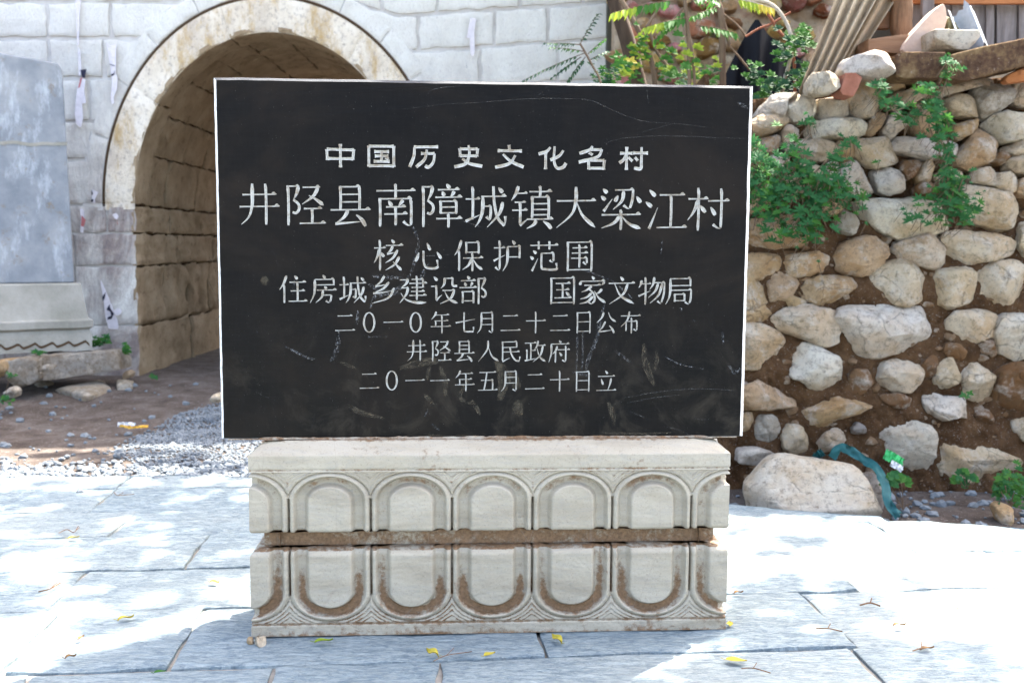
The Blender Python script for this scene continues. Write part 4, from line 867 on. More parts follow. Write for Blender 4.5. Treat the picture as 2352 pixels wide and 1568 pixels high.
# ================================================================== RUBBLE WALL
WY = 5.0
WALLR = {  # C4: traced stones; tint first
'C4': '''c 700 610 730 560 800 535 860 570 910 640 905 720 840 760 740 770 705 730 695 670
w 480 660 500 635 560 632 650 640 670 670 690 740 680 780 600 790 490 780 475 720
w 270 700 290 640 350 612 430 620 470 670 465 740 420 790 370 810 310 790 280 750
w 65 740 110 670 170 625 240 608 330 605 355 620 290 650 275 720 260 760 180 760
c 0 800 50 790 140 740 230 720 290 740 295 790 240 840 150 880 50 905 0 900
w 250 860 270 815 330 805 365 820 370 880 340 925 280 935 250 905
w 410 840 440 795 560 785 650 775 740 775 785 810 780 870 720 900 580 905 450 895 420 870
t 790 890 830 770 860 735 915 735 925 770 880 850 830 900
w 920 860 925 800 970 745 1030 725 1080 745 1080 800 1030 850 990 910 950 910
c 915 650 960 610 1080 580 1180 560 1240 545 1225 590 1150 650 1060 700 980 720 925 690
t 1095 740 1120 690 1190 640 1260 660 1340 700 1360 770 1320 850 1260 900 1180 890 1120 860 1100 800
c 1230 620 1250 595 1380 550 1500 520 1620 495 1670 505 1640 535 1500 575 1380 610 1250 640
t 900 545 1000 530 1080 535 1085 570 1000 585 900 580
c 1330 660 1360 610 1440 600 1510 650 1545 750 1500 770 1420 760 1350 710
g 1505 580 1580 535 1700 545 1750 590 1740 660 1680 720 1590 775 1545 740 1515 660
c 1745 600 1770 520 1829 505 1900 520 1900 690 1800 690 1750 660
w 1590 790 1640 755 1760 720 1850 715 1900 720 1900 900 1760 925 1630 915 1605 860
t 1370 860 1380 810 1460 780 1550 780 1530 820 1480 880 1410 910
t 1390 1030 1470 920 1530 825 1580 815 1620 900 1680 950 1640 1010 1580 1070 1500 1105 1410 1080
w 965 940 1010 880 1060 885 1130 910 1250 900 1370 900 1415 940 1400 1000 1280 1030 1200 1042 1100 1010 990 980
c 715 980 740 915 830 900 940 905 985 960 1020 1030 960 1070 850 1098 780 1060 720 1020
t 590 960 610 920 690 910 715 930 720 1020 680 1065 620 1050 595 1010
c 330 960 370 900 480 905 570 930 595 980 580 1040 490 1060 400 1050 345 1020
w 255 960 300 935 345 940 345 1010 290 1010
t 75 950 120 900 200 885 255 910 245 970 180 1000 100 1010
w 105 1060 180 1010 250 1005 290 1050 320 1100 240 1120 160 1110
c 320 1110 380 1070 450 1065 520 1100 520 1150 440 1165 360 1150
w 530 1080 580 1040 620 1060 620 1130 580 1190 540 1180
w 550 1210 620 1150 650 1080 740 1060 810 1100 830 1160 865 1250 830 1285 740 1270 640 1260
w 850 1120 890 1085 970 1090 1020 1130 1050 1200 1030 1250 940 1275 890 1250 865 1180
b 1020 1090 1060 1030 1140 1040 1155 1080 1120 1150 1070 1175
t 1130 1140 1160 1050 1250 1040 1255 1090 1220 1170 1190 1215 1140 1180
b 1110 1220 1150 1180 1230 1200 1250 1240 1180 1270 1130 1260
c 1250 1150 1310 1110 1400 1095 1465 1150 1465 1210 1380 1220 1290 1210
c 1475 1150 1520 1110 1600 1090 1690 1120 1680 1160 1640 1220 1560 1200 1490 1190
b 1620 1060 1660 1000 1710 980 1730 1040 1680 1080
c 1710 980 1730 940 1829 910 1900 910 1900 1000 1760 1020
c 1705 1090 1715 1030 1800 1005 1900 1010 1900 1120 1790 1125
c 1645 1200 1680 1125 1760 1125 1800 1170 1780 1240 1730 1270 1660 1250
t 1780 1240 1800 1190 1829 1160 1900 1150 1900 1280 1800 1275
c 1400 1290 1480 1205 1560 1220 1680 1240 1780 1280 1800 1400 1760 1490 1690 1525 1580 1490 1480 1440 1430 1370
w 680 1330 760 1300 900 1300 1040 1290 1150 1280 1240 1330 1330 1450 1300 1510 1150 1540 1030 1568 900 1510 800 1440 720 1380
g 610 1430 650 1370 700 1390 740 1450 720 1530 660 1520 620 1490
t 470 1330 560 1310 640 1310 680 1350 620 1390 560 1400 480 1370
g 450 1220 500 1180 530 1200 520 1240 460 1250
t 190 1200 280 1140 420 1150 440 1210 380 1260 250 1270 190 1240
t 0 1290 110 1260 160 1290 170 1350 110 1390 0 1390
t 0 1450 200 1400 380 1410 480 1470 500 1560 430 1600 200 1620 0 1615''',
'C5': '''t -40 170 80 165 150 175 180 215 150 260 80 285 -40 280
t 185 200 250 165 350 160 410 185 400 240 330 270 220 275 190 240
t 430 200 480 120 560 80 640 72 700 110 705 160 650 230 590 275 500 260 440 230
c 720 150 780 100 880 75 970 65 972 200 930 240 860 225 770 190
c 980 150 990 80 1060 45 1160 65 1260 75 1330 110 1310 170 1200 195 1110 215 1030 200
c 625 300 660 220 740 195 830 220 870 280 918 325 870 380 780 408 710 395 640 345
c 910 255 960 235 1060 230 1135 245 1125 310 1100 390 1010 418 960 400 940 330
c 1145 240 1200 215 1320 208 1350 260 1345 380 1290 430 1200 415 1150 360
c 1340 120 1372 20 1420 0 1440 200 1372 190
t -40 310 70 300 110 340 140 420 150 480 90 505 -40 495
t 118 310 170 265 230 275 265 310 230 370 180 430 130 390
t 205 390 240 370 300 395 290 425 230 430
t 265 340 330 290 430 270 520 280 530 330 460 380 380 418 310 385
c 165 480 230 440 330 430 420 440 470 460 455 540 440 600 370 615 310 580 240 555 175 540
w 480 500 510 445 620 420 720 425 850 430 950 440 995 490 990 580 970 635 850 640 720 640 600 670 510 675 485 600
c 1000 500 1040 455 1130 435 1210 440 1232 490 1220 560 1120 600 1050 570 1005 540
w 1230 560 1280 470 1340 455 1440 460 1440 680 1340 680 1260 640
c -40 520 90 515 160 545 220 630 200 700 120 715 -40 720
w 215 700 240 640 310 605 380 640 450 680 490 730 480 790 420 820 360 850 310 800 240 760
b 520 760 540 735 600 740 620 790 580 850 520 860
c 640 780 680 700 760 670 850 670 870 720 850 790 800 840 720 830 645 800
b 870 700 940 660 950 710 920 770 870 770
c 935 790 950 720 1000 680 1060 690 1070 740 1040 800 980 820
c 1070 790 1085 710 1115 675 1170 700 1215 770 1205 860 1150 890 1090 860
b 1230 840 1250 740 1330 710 1440 720 1440 920 1320 920 1240 890
b 985 640 1000 600 1050 610 1085 650 1060 685 1000 670
b 1140 620 1200 585 1250 600 1240 640 1190 660
t -40 840 120 780 170 830 260 870 240 910 140 925 -40 925
t 290 950 370 880 480 870 600 880 615 910 540 950 460 980 390 1010 310 995
b 680 860 760 850 830 880 830 915 750 920 690 890
w 890 860 910 840 1000 870 1080 870 1110 920 1090 965 1030 955 970 975 900 930
b 1140 950 1180 925 1230 950 1220 990 1160 990
g 50 1020 80 960 150 965 175 1010 150 1070 90 1085 55 1060
c 185 1060 210 1010 270 1010 310 1060 300 1120 240 1145 195 1110
c 345 1110 390 1050 450 1020 495 1050 480 1100 400 1135 355 1130
g 530 1020 560 990 598 1015 590 1045 540 1045
w 645 1080 665 960 690 950 720 970 800 975 880 1010 920 1050 900 1170 850 1215 790 1200 720 1160 660 1120
c 915 1130 940 1045 1000 1050 1090 1070 1180 1090 1280 1150 1330 1190 1320 1260 1200 1275 1050 1275 950 1240 920 1180
c 1320 1000 1340 970 1440 960 1440 1080 1350 1075
t -60 950 30 945 45 980 20 1030 -60 1030'''}
wall = thing('stone_wall', 'dry rubble retaining wall of cream limestone bedded in brown earth', 'wall', (2.0, WY, -.1))
ns = 0
for key, cv in (('C4', C4), ('C5', C5)):
    for ln in WALLR[key].strip().split('\n'):
        tn, _, rest = ln.strip().partition(' '); pp = pts(cv, rest); cyp = sum(p[1] for p in pp)/len(pp)
        Yw = WY+.10-.2*(cyp-250)/900                 # slight batter
        P = [at(x, y, Yw) for x, y in pp]; c = sum(P, Vector())/len(P)
        P = [c+(p-c)*(1.13 if cyp < 600 else 1.2) for p in P]
        sz_ = sum((p-c).length for p in P)/len(P); SEED[0] += 1
        mb, c = rock(P, (random.uniform(-.15, .15), -1, random.uniform(.0, .22)), min(.085, sz_*.8)*random.uniform(.8, 1.15), .16, SEED[0], rough=.09, cuts=10, M_=56)
        o = mesh_obj('stone', mb, MT['lime'], wall, angle=22); o.color = jit(TINT[tn], .06); ns += 1
for k, (x, y) in enumerate(((1690, 330), (1640, 480), (1670, 640), (1640, 800), (1660, 930))):   # stones partly behind the tablet
    P = [at(x+60*math.cos(t)*(1+.2*math.sin(3*t+k)), y+58*math.sin(t), WY+.05-.2*(y-250)/900) for t in np.linspace(0, 6.28, 10)[:-1]]
    SEED[0] += 1; mb, c = rock(P, (0, -1, .1), .08, .16, SEED[0], cuts=7); o = mesh_obj('stone', mb, MT['lime'], wall, angle=30); o.color = jit(TINT['t'])
# earth core behind the stones
top = [(1640, 260), (1735, 225), (1900, 205), (1960, 190), (2080, 190), (2352, 170), (2460, 165), (3300, 165)]
def topy(px):
    for (a, b), (c, d) in zip(top, top[1:]):
        if a <= px <= c: return b+(d-b)*(px-a)/(c-a)
    return top[-1][1]
mb = MB(); P = []
for px in np.linspace(1625, 3200, 190):
    col_ = []; ty = topy(px)
    back = at(px, ty, WY+.12); col_.append((back.x, WY+.75, back.z-.03))
    for k in range(90):
        py = ty+(1260-ty)*k/89; Yw = WY+.115-.2*(py-250)/900
        q = at(px, py, Yw); e = .03*mn.noise(q*5)+.022*mn.noise(q*14)+.012*mn.noise(q*33)
        e -= .012*min(1, max(0, (py-850)/160)); e += .02*mn.noise(q*60); e += .07*min(1, max(0, (600-py)/120))
        col_.append((q.x, q.y+e, q.z))
    P.append(col_)
mb.grid(P); 
L = [p for p in P[0]]; mb.add(L+[(L[0][0]-.0, WY+.75, -.2), (L[-1][0], L[-1][1], -.2)], [tuple(range(len(L)))+(len(L)+1, len(L))])
mesh_obj('earth_core', mb, MT['wall_earth'], wall, angle=180)
mb = MB(); rdx = random.Random(15)
for py in range(200, 1200, 112):                                  # the wall runs on past the photo's right edge
    px = 2455+rdx.uniform(0, 60)
    while px < 3150:
        a_, b_ = rdx.uniform(48, 95), rdx.uniform(44, 62); Yw = WY+.10-.2*(py-250)/900; SEED[0] += 1
        P = [at(px+a_*math.cos(t)*(1+.15*math.sin(3*t+px)), py+b_*math.sin(t), Yw) for t in np.linspace(0, 6.283, 10)[:-1]]
        q_, c_ = rock(P, (0, -1, .1), .08, .16, SEED[0], M_=22, cuts=6); mb.add(q_.v, q_.f); px += 2*a_+8
o = mesh_obj('further_stones', mb, MT['lime'], wall, angle=30); o['kind'] = 'stuff'; o.color = (*TINT['c'], 1)
mb = MB(); rdw = random.Random(5)
for _ in range(520):
    px, py = rdw.uniform(1700, 2420), rdw.uniform(330, 1190); Yw = WY+.115-.2*(py-250)/900
    q = at(px, py, Yw+.012+.07*min(1, max(0, (600-py)/120))); chip(mb, q, rdw.choice((.012, .016, .022, .03, .04)), rdw)
o = mesh_obj('wedge_stones', mb, MT['lime'], wall, smooth=False); o['kind'] = 'stuff'; o.color = (.34, .22, .125, 1)
# loose things on top and at the foot
rock_thing('rock', 'largest white rock perched on the wall top by the corrugated sheets', 'rock', C4, '615 465 640 400 720 365 800 345 860 318 930 345 970 390 960 490 900 525 800 525 720 500 640 490', 4.97, .12, .16, 'w', cuts=5)
rock_thing('rock', 'white blocky rock on wall top directly left of the red brick', 'rock', C4, '410 580 415 520 450 475 530 470 600 480 628 520 620 580 570 620 480 635 420 615', 4.95, .1, .14, 'w', cuts=5)
rock_thing('brick', 'broken red brick wedged between white rocks on the wall top', 'brick', C4, '600 605 640 490 700 485 748 520 720 590 690 645 620 632', 4.98, .06, .08, 'b', 'brick', rough=.03, cuts=0, slab=True)
rock_thing('stone_beam', 'short brown crumbling beam bedded along the wall top', 'stone beam', C4, '955 375 1000 355 1280 360 1282 430 1280 510 1240 532 1100 532 1000 530 950 510', 5.0, .08, .2, 'b', 'beam', rough=.035, cuts=0, slab=True)
rock_thing('stone_beam', 'long dark brown beam rising to the right along the wall top', 'stone beam', C4, '1284 380 1500 325 1700 285 1829 258 1930 240 1940 400 1829 440 1700 470 1550 510 1400 545 1290 530', 5.0, .08, .2, 'b', 'beam', rough=.03, cuts=0, slab=True)
rock_thing('stone_slab', 'tall pinkish pointed stone shard leaning on the shed', 'stone slab', R3, '890 600 905 540 1000 420 1110 300 1250 150 1375 55 1420 110 1445 220 1410 340 1300 420 1215 500 1200 635 1000 635 900 625', 5.18, .035, .06, 'c', 'pink', rough=.015, cuts=1, jag=1.6, slab=True)
rock_thing('rock', 'white squared rock in front of the pinkish shard', 'rock', R3, '1200 400 1225 385 1400 395 1740 400 1735 480 1670 560 1590 635 1420 640 1210 640', 5.08, .1, .12, 'w', cuts=2, rough=.04, slab=True)
rock_thing('rock', 'mossy lump between pink shard and grey corrugated fragment', 'rock', R3, '1430 180 1500 180 1530 300 1590 330 1590 400 1430 395 1420 300', 5.22, .05, .06, 'b', 'moss')
rock_thing('brick', 'flat brown earthen block behind the largest white rock', 'brick', R3, '485 480 600 465 800 435 990 425 1100 450 1180 520 1190 640 900 650 700 640 490 640', 5.22, .04, .2, 'b', 'plank_brown', rough=.02, cuts=0, slab=True)
rock_thing('rock', 'brown broken rock under the right end of the long beam', 'rock', R3, '2150 890 2352 780 2420 780 2420 960 2180 985 2130 950', 5.0, .05, .1, 'b', 'plank_orange')
rock_thing('boulder', 'largest pale pinkish boulder at the wall foot beside the paving', 'boulder', C5, '0 1310 60 1250 140 1170 200 1150 310 1175 420 1190 520 1200 590 1250 640 1390 655 1470 600 1500 300 1500 30 1480 5 1400', 4.5, .2, .25, 'w', rough=.075, cuts=6)
rock_thing('rock', 'blue grey rock standing behind the large boulder', 'rock', C5, '590 1240 640 1235 680 1290 680 1440 620 1440 600 1330', 4.62, .06, .08, 'g')
rock_thing('rock', 'flat grey rock at wall foot above the large boulder', 'rock', C5, '-40 1125 60 1110 160 1140 130 1185 60 1195 -40 1190', 4.75, .08, .1, 'g', cuts=4)
rock_thing('rock', 'small pale stone between flat grey rock and boulder', 'rock', C5, '70 1205 130 1185 155 1210 90 1235', 4.68, .05, .06, 'g')
rock_thing('rock', 'ragged grey brown clod at the paving edge on right', 'rock', C5, '1225 1400 1260 1380 1310 1400 1300 1520 1270 1520 1240 1460', 4.35, .06, .08, 't', rough=.14)
# ================================================================== SHED ABOVE THE WALL
shed = thing('wooden_shed', 'patched shed of grey planks and a brown log post above the rubble wall', 'shed', (2.3, 5.75, 1.6))
def plank(name, x0, x1, ytop, ybot, Y, th, mat, tilt=0, par=shed, label=None):
    a = R3(x0, ytop); b = R3(x1, ytop); c = R3(x0+tilt, ybot); d = R3(x1+tilt, ybot)
    q = [at(*a, Y), at(*b, Y), at(*d, Y), at(*c, Y)]; mb = MB(); n = 10
    rowsF = [[q[0].lerp(q[3], i/n).lerp(q[1].lerp(q[2], i/n), j/3)+Vector((.004*nz((i, j, x0), .6), .003*nz((i*.5, j, x0), 1.), 0)) for j in range(4)] for i in range(n+1)]
    bk = [[p+Vector((0, th, 0)) for p in r] for r in rowsF]
    mb.grid(rowsF, flip=True); mb.grid(bk)
    for j in (0, 3): mb.grid([[r[j] for r in rowsF], [r[j] for r in bk]], flip=(j == 3))
    for i in (0, n): mb.grid([rowsF[i], bk[i]], flip=(i == 0))
    o = mesh_obj(name, mb, MT[mat], par, smooth=False)
    if label: o['label'] = label
ptop = -420
for i, (a, b, t) in enumerate(((1030, 1165, 0), (1310, 1500, 4), (1510, 1690, 0), (1705, 1900, 6), (1905, 2000, 4), (2035, 2265, 0), (2295, 2500, 0), (2510, 2720, 0), (2730, 2940, 0), (2950, 3200, 0), (3210, 3450, 0), (3460, 3700, 0))):
    plank('plank', a, b, ptop, 660, 5.62+.015*(i % 2), .025, 'plank_grey', t)
plank('plank', 1165, 1300, ptop, 300, 5.5, .03, 'plank_grey', -6, label='narrow darker upright plank nailed over the wall boards')
plank('rail', 1020, 3700, -20, 45, 5.575, .03, 'plank_orange', 0, label='reddish horizontal rail')
plank('rail', 375, 790, 140, 335, 5.45, .05, 'plank_brown', -5, label='thick brown horizontal beam end')
plank('back_board', 330, 3750, ptop, 700, 5.75, .03, 'post_dark')
mb = MB(); P = [at(*R3(910+4*math.sin(i), -420+880*i/14), 5.42)+Vector((.006*nz((i, 0, 0), .9), 0, 0)) for i in range(15)]
mb.tube(P, [at(*R3(1030, 0), 5.42).x-at(*R3(908, 0), 5.42).x+.004*nz((i, 4, 0), .8) for i in range(15)], 16); mesh_obj('log_post', mb, MT['log'], shed, angle=60)
mb = MB(); P = [at(*R3(600+40*i, 10+12*math.sin(i)), 5.5) for i in range(5)]; mb.tube(P, [.03, .045, .04, .045, .03], 10); mesh_obj('log_stub', mb, MT['plank_orange'], shed)
# corrugated sheets leaning by the shed
def corr(name, label, A, B, Cc, Dd, waves, amp, th, mat, n2=24, rag=.02, Yrag=0):
    """quad A(top left) B(top right) C(bottom right) D(bottom left), ribs run top to bottom"""
    nrm = (B-A).cross(D_ := (Dd-A)).normalized(); mb = MB(); n1 = int(waves*10)
    if nrm.y > 0: nrm = -nrm
    Fp, Bp = [], []
    for i in range(n1+1):
        u = i/n1; rf, rb = [], []
        for j in range(n2+1):
            v = j/n2; p = A.lerp(Dd, v).lerp(B.lerp(Cc, v), u)
            if j in (0, n2): p = p+(A-Dd).normalized()*rag*mn.noise(Vector((u*9, v, 1)))
            p = p+nrm*(amp*math.cos(u*waves*2*math.pi)); rf.append(p); rb.append(p-nrm*th)
        Fp.append(rf); Bp.append(rb)
    mb.grid(Fp); mb.grid(Bp, flip=True)
    for a_, b_ in ((Fp[0], Bp[0]), (Fp[-1], Bp[-1]), ([r[0] for r in Fp], [r[0] for r in Bp]), ([r[-1] for r in Fp], [r[-1] for r in Bp])): mb.grid([a_, b_])
    lo = min((p for r in Fp for p in r), key=lambda p: p.z)
    return tag(mesh_obj(name, mb, MT[mat], origin=lo, angle=60), label, 'sheet')
corr('corrugated_sheet', 'brown corrugated cement sheet leaning outermost against the shed', at(*C4(700, -260), 5.34), at(*C4(1010, -260), 5.30), at(*C4(560, 560), 5.10), at(*C4(355, 610), 5.08), 4, .028, .008, 'cement')
corr('corrugated_sheet', 'second corrugated sheet leaning behind the outer one', at(*C4(830, -260), 5.5), at(*C4(1160, -260), 5.48), at(*C4(690, 470), 5.34), at(*C4(500, 500), 5.3), 3, .028, .008, 'cement')
corr('corrugated_sheet', 'broken grey corrugated fragment standing on the wall top beams', at(*R3(1430, 170), 5.24), at(*R3(1795, 75), 5.24), at(*R3(1975, 520), 5.14), at(*R3(1600, 650), 5.14), 1.5, .04, .008, 'gcement', rag=.06)
# ================================================================== HILLSIDE WALL BEHIND SAPLINGS
HY = 7.7
mb = MB(); hx0, hx1 = GXR-.05, 8.5; P = []
for i in range(240):
    x = hx0+(hx1-hx0)*i/239; r = []
    for j in range(110):
        z = -.05+4.4*j/109; p = Vector((x, HY, z)); d = mn.voronoi(p*2.6+Vector((.4*mn.noise(p*3), 0, .3*mn.noise(p*4))))[0]
        e = min(d[1]-d[0], .28)/.28; r.append((x, HY-.06*math.sqrt(e)-.05*mn.noise(p*6)-.03*mn.noise(p*11)-.02*mn.noise(p*19)+.25*(z-2)*.15, z))
    P.append(r)
mb.grid(P, flip=True)
for r in (P[0], P[-1]): mb.grid([r, [(p[0], HY+.6, p[2]) for p in r]])
hw_ = thing('rubble_wall', 'ochre earth and rubble wall with reddish patches behind the saplings', 'wall', (2.5, HY, 0))
mesh_obj('earth_face', mb, MT['rubble_earth'], hw_, angle=180)
rdh = random.Random(21); done = []
for _ in range(4000):
    px, py = rdh.uniform(1412, 1905), rdh.uniform(-60, 230); sx_ = rdh.uniform(16, 46); sy_ = sx_*rdh.uniform(.5, .85)
    if len(done) > 62 or any(abs(px-a)/(sx_+c)+abs(py-b)/(sy_+d) < 1.0 for a, b, c, d in done): continue
    done.append((px, py, sx_, sy_)); SEED[0] += 1
    P = [at(px+sx_*math.cos(t)*(1+.22*math.sin(3*t+px)), py+sy_*math.sin(t)*(1+.2*math.cos(2*t+py)), HY-.10) for t in np.linspace(0, 6.283, 9)[:-1]]
    mb, c = rock(P, (0, -1, .15), .06, .1, SEED[0], M_=24, cuts=6); o = mesh_obj('stone', mb, MT['lime'], hw_, angle=30); q = jit(TINT[rdh.choice('ctttb')], .08)
    o.color = (q[0]*(1 if rdh.random() < .6 else 1.05), q[1]*(1 if rdh.random() < .6 else .62), q[2]*(1 if rdh.random() < .6 else .6), 1)
mb = MB(); a = at(1397, 150, 8.0); mb.box((a.x+.03, 7.98, 1.9), (.05, 0, 0), (0, .05, 0), (0, 0, 1.95)); tag(mesh_obj('post', mb, MT['post_dark'], origin=(a.x, 7.98, -.05)), 'dark upright post in the gap at end of white wall', 'post')
# black sheet hung among the plants
CY = 6.3; mb = MB(); P = []
for i in range(36):
    u = i/35; px = 1655+215*u; topc = 190-150*max(0, 1-abs(px-1738)/72)**.8 if px < 1738 else 40+95*min(1, ((px-1738)/125))**.7
    if px < 1690: topc = max(topc, 190-110*(px-1655)/45*.9)
    r = []
    for j in range(24):
        v = j/23; py = topc+(620-topc)*v; q = at(px, py, CY); r.append((q.x, CY+.05*math.sin(u*26+3*math.sin(v*2))*(.35+v)+.12*abs(u-.4)*2, q.z))
    P.append(r)
mb.grid(P); mb.grid([[(p[0], p[1]+.004, p[2]) for p in r] for r in P], flip=True)
tag(mesh_obj('black_sheet', mb, MT['sheet'], origin=at(1760, 620, CY), angle=180), 'black plastic sheet hanging peaked behind the saplings', 'sheet')
# ================================================================== VEGETATION
def blade(mb, p, d, n, L, W, mi=0, droop=.15):
    d = d.normalized(); s = d.cross(n).normalized(); n = s.cross(d)
    t = [0, .3, .65, 1]; ww = [.12, 1, .8, .03]; rows_ = []
    for k in range(4):
        c = p+d*(L*t[k])-Vector((0, 0, 1))*(droop*L*t[k]**2); rows_.append([c-s*(W/2*ww[k])+n*(.12*W*ww[k]), c-n*(.05*W), c+s*(W/2*ww[k])+n*(.12*W*ww[k])])
    mb.grid(rows_, mi)
def rv(rd, s=1.): return Vector((rd.uniform(-s, s), rd.uniform(-s, s), rd.uniform(-s, s)))
def frond(st, lf, A, B, npair, L, W, rd, mi=0, sag=.12, hang=.7, mi2=None):
    A, B = Vector(A), Vector(B); P = [A.lerp(B, i/8)+Vector((0, 0, -sag*(A-B).length*(i/8)**2*1.0+sag*(A-B).length*(i/8))) for i in range(9)]
    st.tube(P, [.003-.002*i/8 for i in range(9)], 5)
    ax = (B-A).normalized(); sd_ = ax.cross(Vector((0, 0, 1)))
    sd_ = sd_.normalized() if sd_.length > .05 else Vector((0, 1, 0))
    for i in range(npair):
        t = .16+.84*i/(npair-1); k = min(7, int(t*8)); p = P[k].lerp(P[k+1], t*8-k) if t < 1 else P[8]
        for s in (1, -1):
            d = sd_*s*(1-hang*.6)+ax*.45-Vector((0, 0, hang))+rv(rd, .15); m_ = mi if (mi2 is None or t < .62) else mi2
            blade(lf, p, d, Vector((0, -.6, .6))+rv(rd, .3), L*(1-.45*abs(t-.45))*rd.uniform(.85, 1.1), W*rd.uniform(.85, 1.1), m_, .25)
def palm(lf, p, n, s, rd, lobes=5, mi=0, wd=.34):
    n = n.normalized(); u = n.cross(Vector((.1, .2, 1))+rv(rd, .2)).normalized(); v = n.cross(u)
    a0 = rd.uniform(-.5, .5)-math.pi/2
    for k in range(lobes):
        a = a0+(k-(lobes-1)/2)*(2.1/max(1, lobes-1)*1.3); d = u*math.cos(a)+v*math.sin(a)
        blade(lf, p, d+n*.15, n, s*(1-.3*abs(k-(lobes-1)/2)/(lobes/2)), s*wd, mi, .2)
def plant(name, label, cat, loc, st, lf, lmats, smat='bark', group=None):
    t = thing(name, label, cat, loc, group)
    if st.v: mesh_obj('stem', st, MT[smat], t, angle=180)
    if lf.v: mesh_obj('foliage', lf, [MT[q] for q in lmats], t, angle=180)
    return t
rd = random.Random(11)
def pxline(L, Y, base_to=None):
    return [at(x, y, Y) for x, y in L]
# young trees: slanting main trunk with crown above the frame
TY = 5.9
tr = thing('tree', 'slanting brown sapling trunk just right of the white wall, crown above', 'tree', at(1530, 560, TY)*1.0)
tr.location.z = -.05
st = MB(); P = [Vector((at(1535, 500, TY).x, TY, -.05)), at(1500, 330, TY), at(1468, 200, TY), at(1440, 90, TY), at(1405, -20, TY), at(1370, -200, TY), at(1350, -420, TY)+Vector((0, -.1, .3))]
wpx = TY/F; st.tube(catmull(P, 30), [22*wpx*(1-.014*i) for i in range(len(catmull(P, 30)))], 12)
topP = P[-1]
for k in range(9):
    d = Vector((rd.uniform(-.9, 1.), rd.uniform(-.9, .9), rd.uniform(.6, 1.2))); q0 = P[-2].lerp(P[-1], rd.random())
    st.tube(catmull([q0, q0+d*.6+rv(rd, .1), q0+d*1.3+rv(rd, .2)], 8), [.02-.0016*i for i in range(9)], 6)
mesh_obj('trunk', st, MT['bark_dark'], tr, angle=180)
def crown(par, cen, rad, n, mats, rd, size=.16, gapsc=.8):
    lf = MB(); k = 0
    while k < n:
        q = Vector((rd.gauss(0, .45), rd.gauss(0, .45), rd.gauss(0, .4)))
        if q.length > 1.1: continue
        p = Vector(cen)+Vector((q.x*rad[0], q.y*rad[1], q.z*rad[2]))
        if mn.noise(p*gapsc*1.6) < -.02: continue
        palm(lf, p, rv(rd)+Vector((0, 0, 1.2)), size*rd.uniform(.7, 1.3), rd, 5, rd.randrange(len(mats)), .42); k += 1
    mesh_obj('crown', lf, [MT[m_] for m_ in mats], par, angle=180)
crown(tr, (.55, 6.0, 5.3), (2.4, 1.9, 1.1), 520, ['leaf_green', 'leaf_dark'], rd)
def sapling(label, segs, Y, leaves, loc, smat='bark', group='thin saplings behind the tablet'):
    st, lf = MB(), MB()
    for L, wpx_ in segs:
        P = catmull([at(x, y, Y) for x, y in L], 14); st.tube(P, wpx_/2*Y/F, 7)
    leaves(st, lf); return plant('sapling', label, 'sapling', loc, st, lf, ['leaf_green', 'leaf_lime', 'leaf_yellow', 'leaf_dark'], smat, group)
def c3(x, y): return C3(x, y)
def A3(x, y, Y): return at(*C3(x, y), Y)
def gz_(p): return Vector((p.x, p.y, -.05))
# sapling with big lime fronds
def lv1(st, lf):
    frond(st, lf, A3(1160, 0, 5.5), A3(690, 95, 5.35), 11, .062, .026, rd, 0, .10, .8, 1)
    frond(st, lf, A3(1250, 130, 5.5), A3(920, 205, 5.4), 10, .062, .026, rd, 0, .12, .7, 1)
    frond(st, lf, A3(1250, 20, 5.5), A3(1480, -60, 5.4), 8, .06, .026, rd, 0, .12, .6)
    frond(st, lf, A3(1235, 60, 5.5), A3(1000, 290, 5.5), 8, .05, .022, rd, 0, .1, .6)
    for _ in range(26):
        palm(lf, A3(rd.gauss(1120, 110), rd.gauss(420, 120), 5.5+rd.uniform(-.1, .1)), Vector((rd.uniform(-.6, .6), -1, .5)), rd.uniform(.03, .055), rd, 5, rd.choice((0, 0, 1)), .4)
sapling('thin upright sapling with long lime green feathery fronds', [([c3(1210, 0), c3(1235, 250), c3(1245, 600), c3(1260, 1100), c3(1280, 1850)], 9), ([c3(1232, 200), c3(1270, 430), c3(1285, 640)], 7)], 5.5, lv1, gz_(A3(1280, 1850, 5.5)), 'bark')
def lv2(st, lf):
    for _ in range(46):
        palm(lf, A3(rd.gauss(760, 60), rd.gauss(510, 60), 5.7+rd.uniform(-.1, .1)), Vector((rd.uniform(-.6, .6), -1, .5)), rd.uniform(.03, .05), rd, 3, rd.choice((0, 1, 2, 0)), .5)
    for _ in range(20): palm(lf, A3(rd.gauss(880, 40), rd.gauss(330, 60), 5.75), Vector((rd.uniform(-.6, .6), -1, .5)), rd.uniform(.03, .05), rd, 3, rd.choice((0, 1)), .5)
sapling('brown leaning stem with yellow green leaves beside the slanting trunk', [([c3(740, 0), c3(840, 170), c3(930, 350), c3(985, 560), c3(1010, 1000), c3(1030, 1900)], 12), ([c3(930, 200), c3(1010, 80), c3(1080, 20)], 7), ([c3(960, 250), c3(1010, 390), c3(1120, 520), c3(1240, 580)], 7), ([c3(985, 300), c3(1100, 180), c3(1200, 60)], 5)], 5.8, lv2, gz_(A3(1030, 1900, 5.8)))
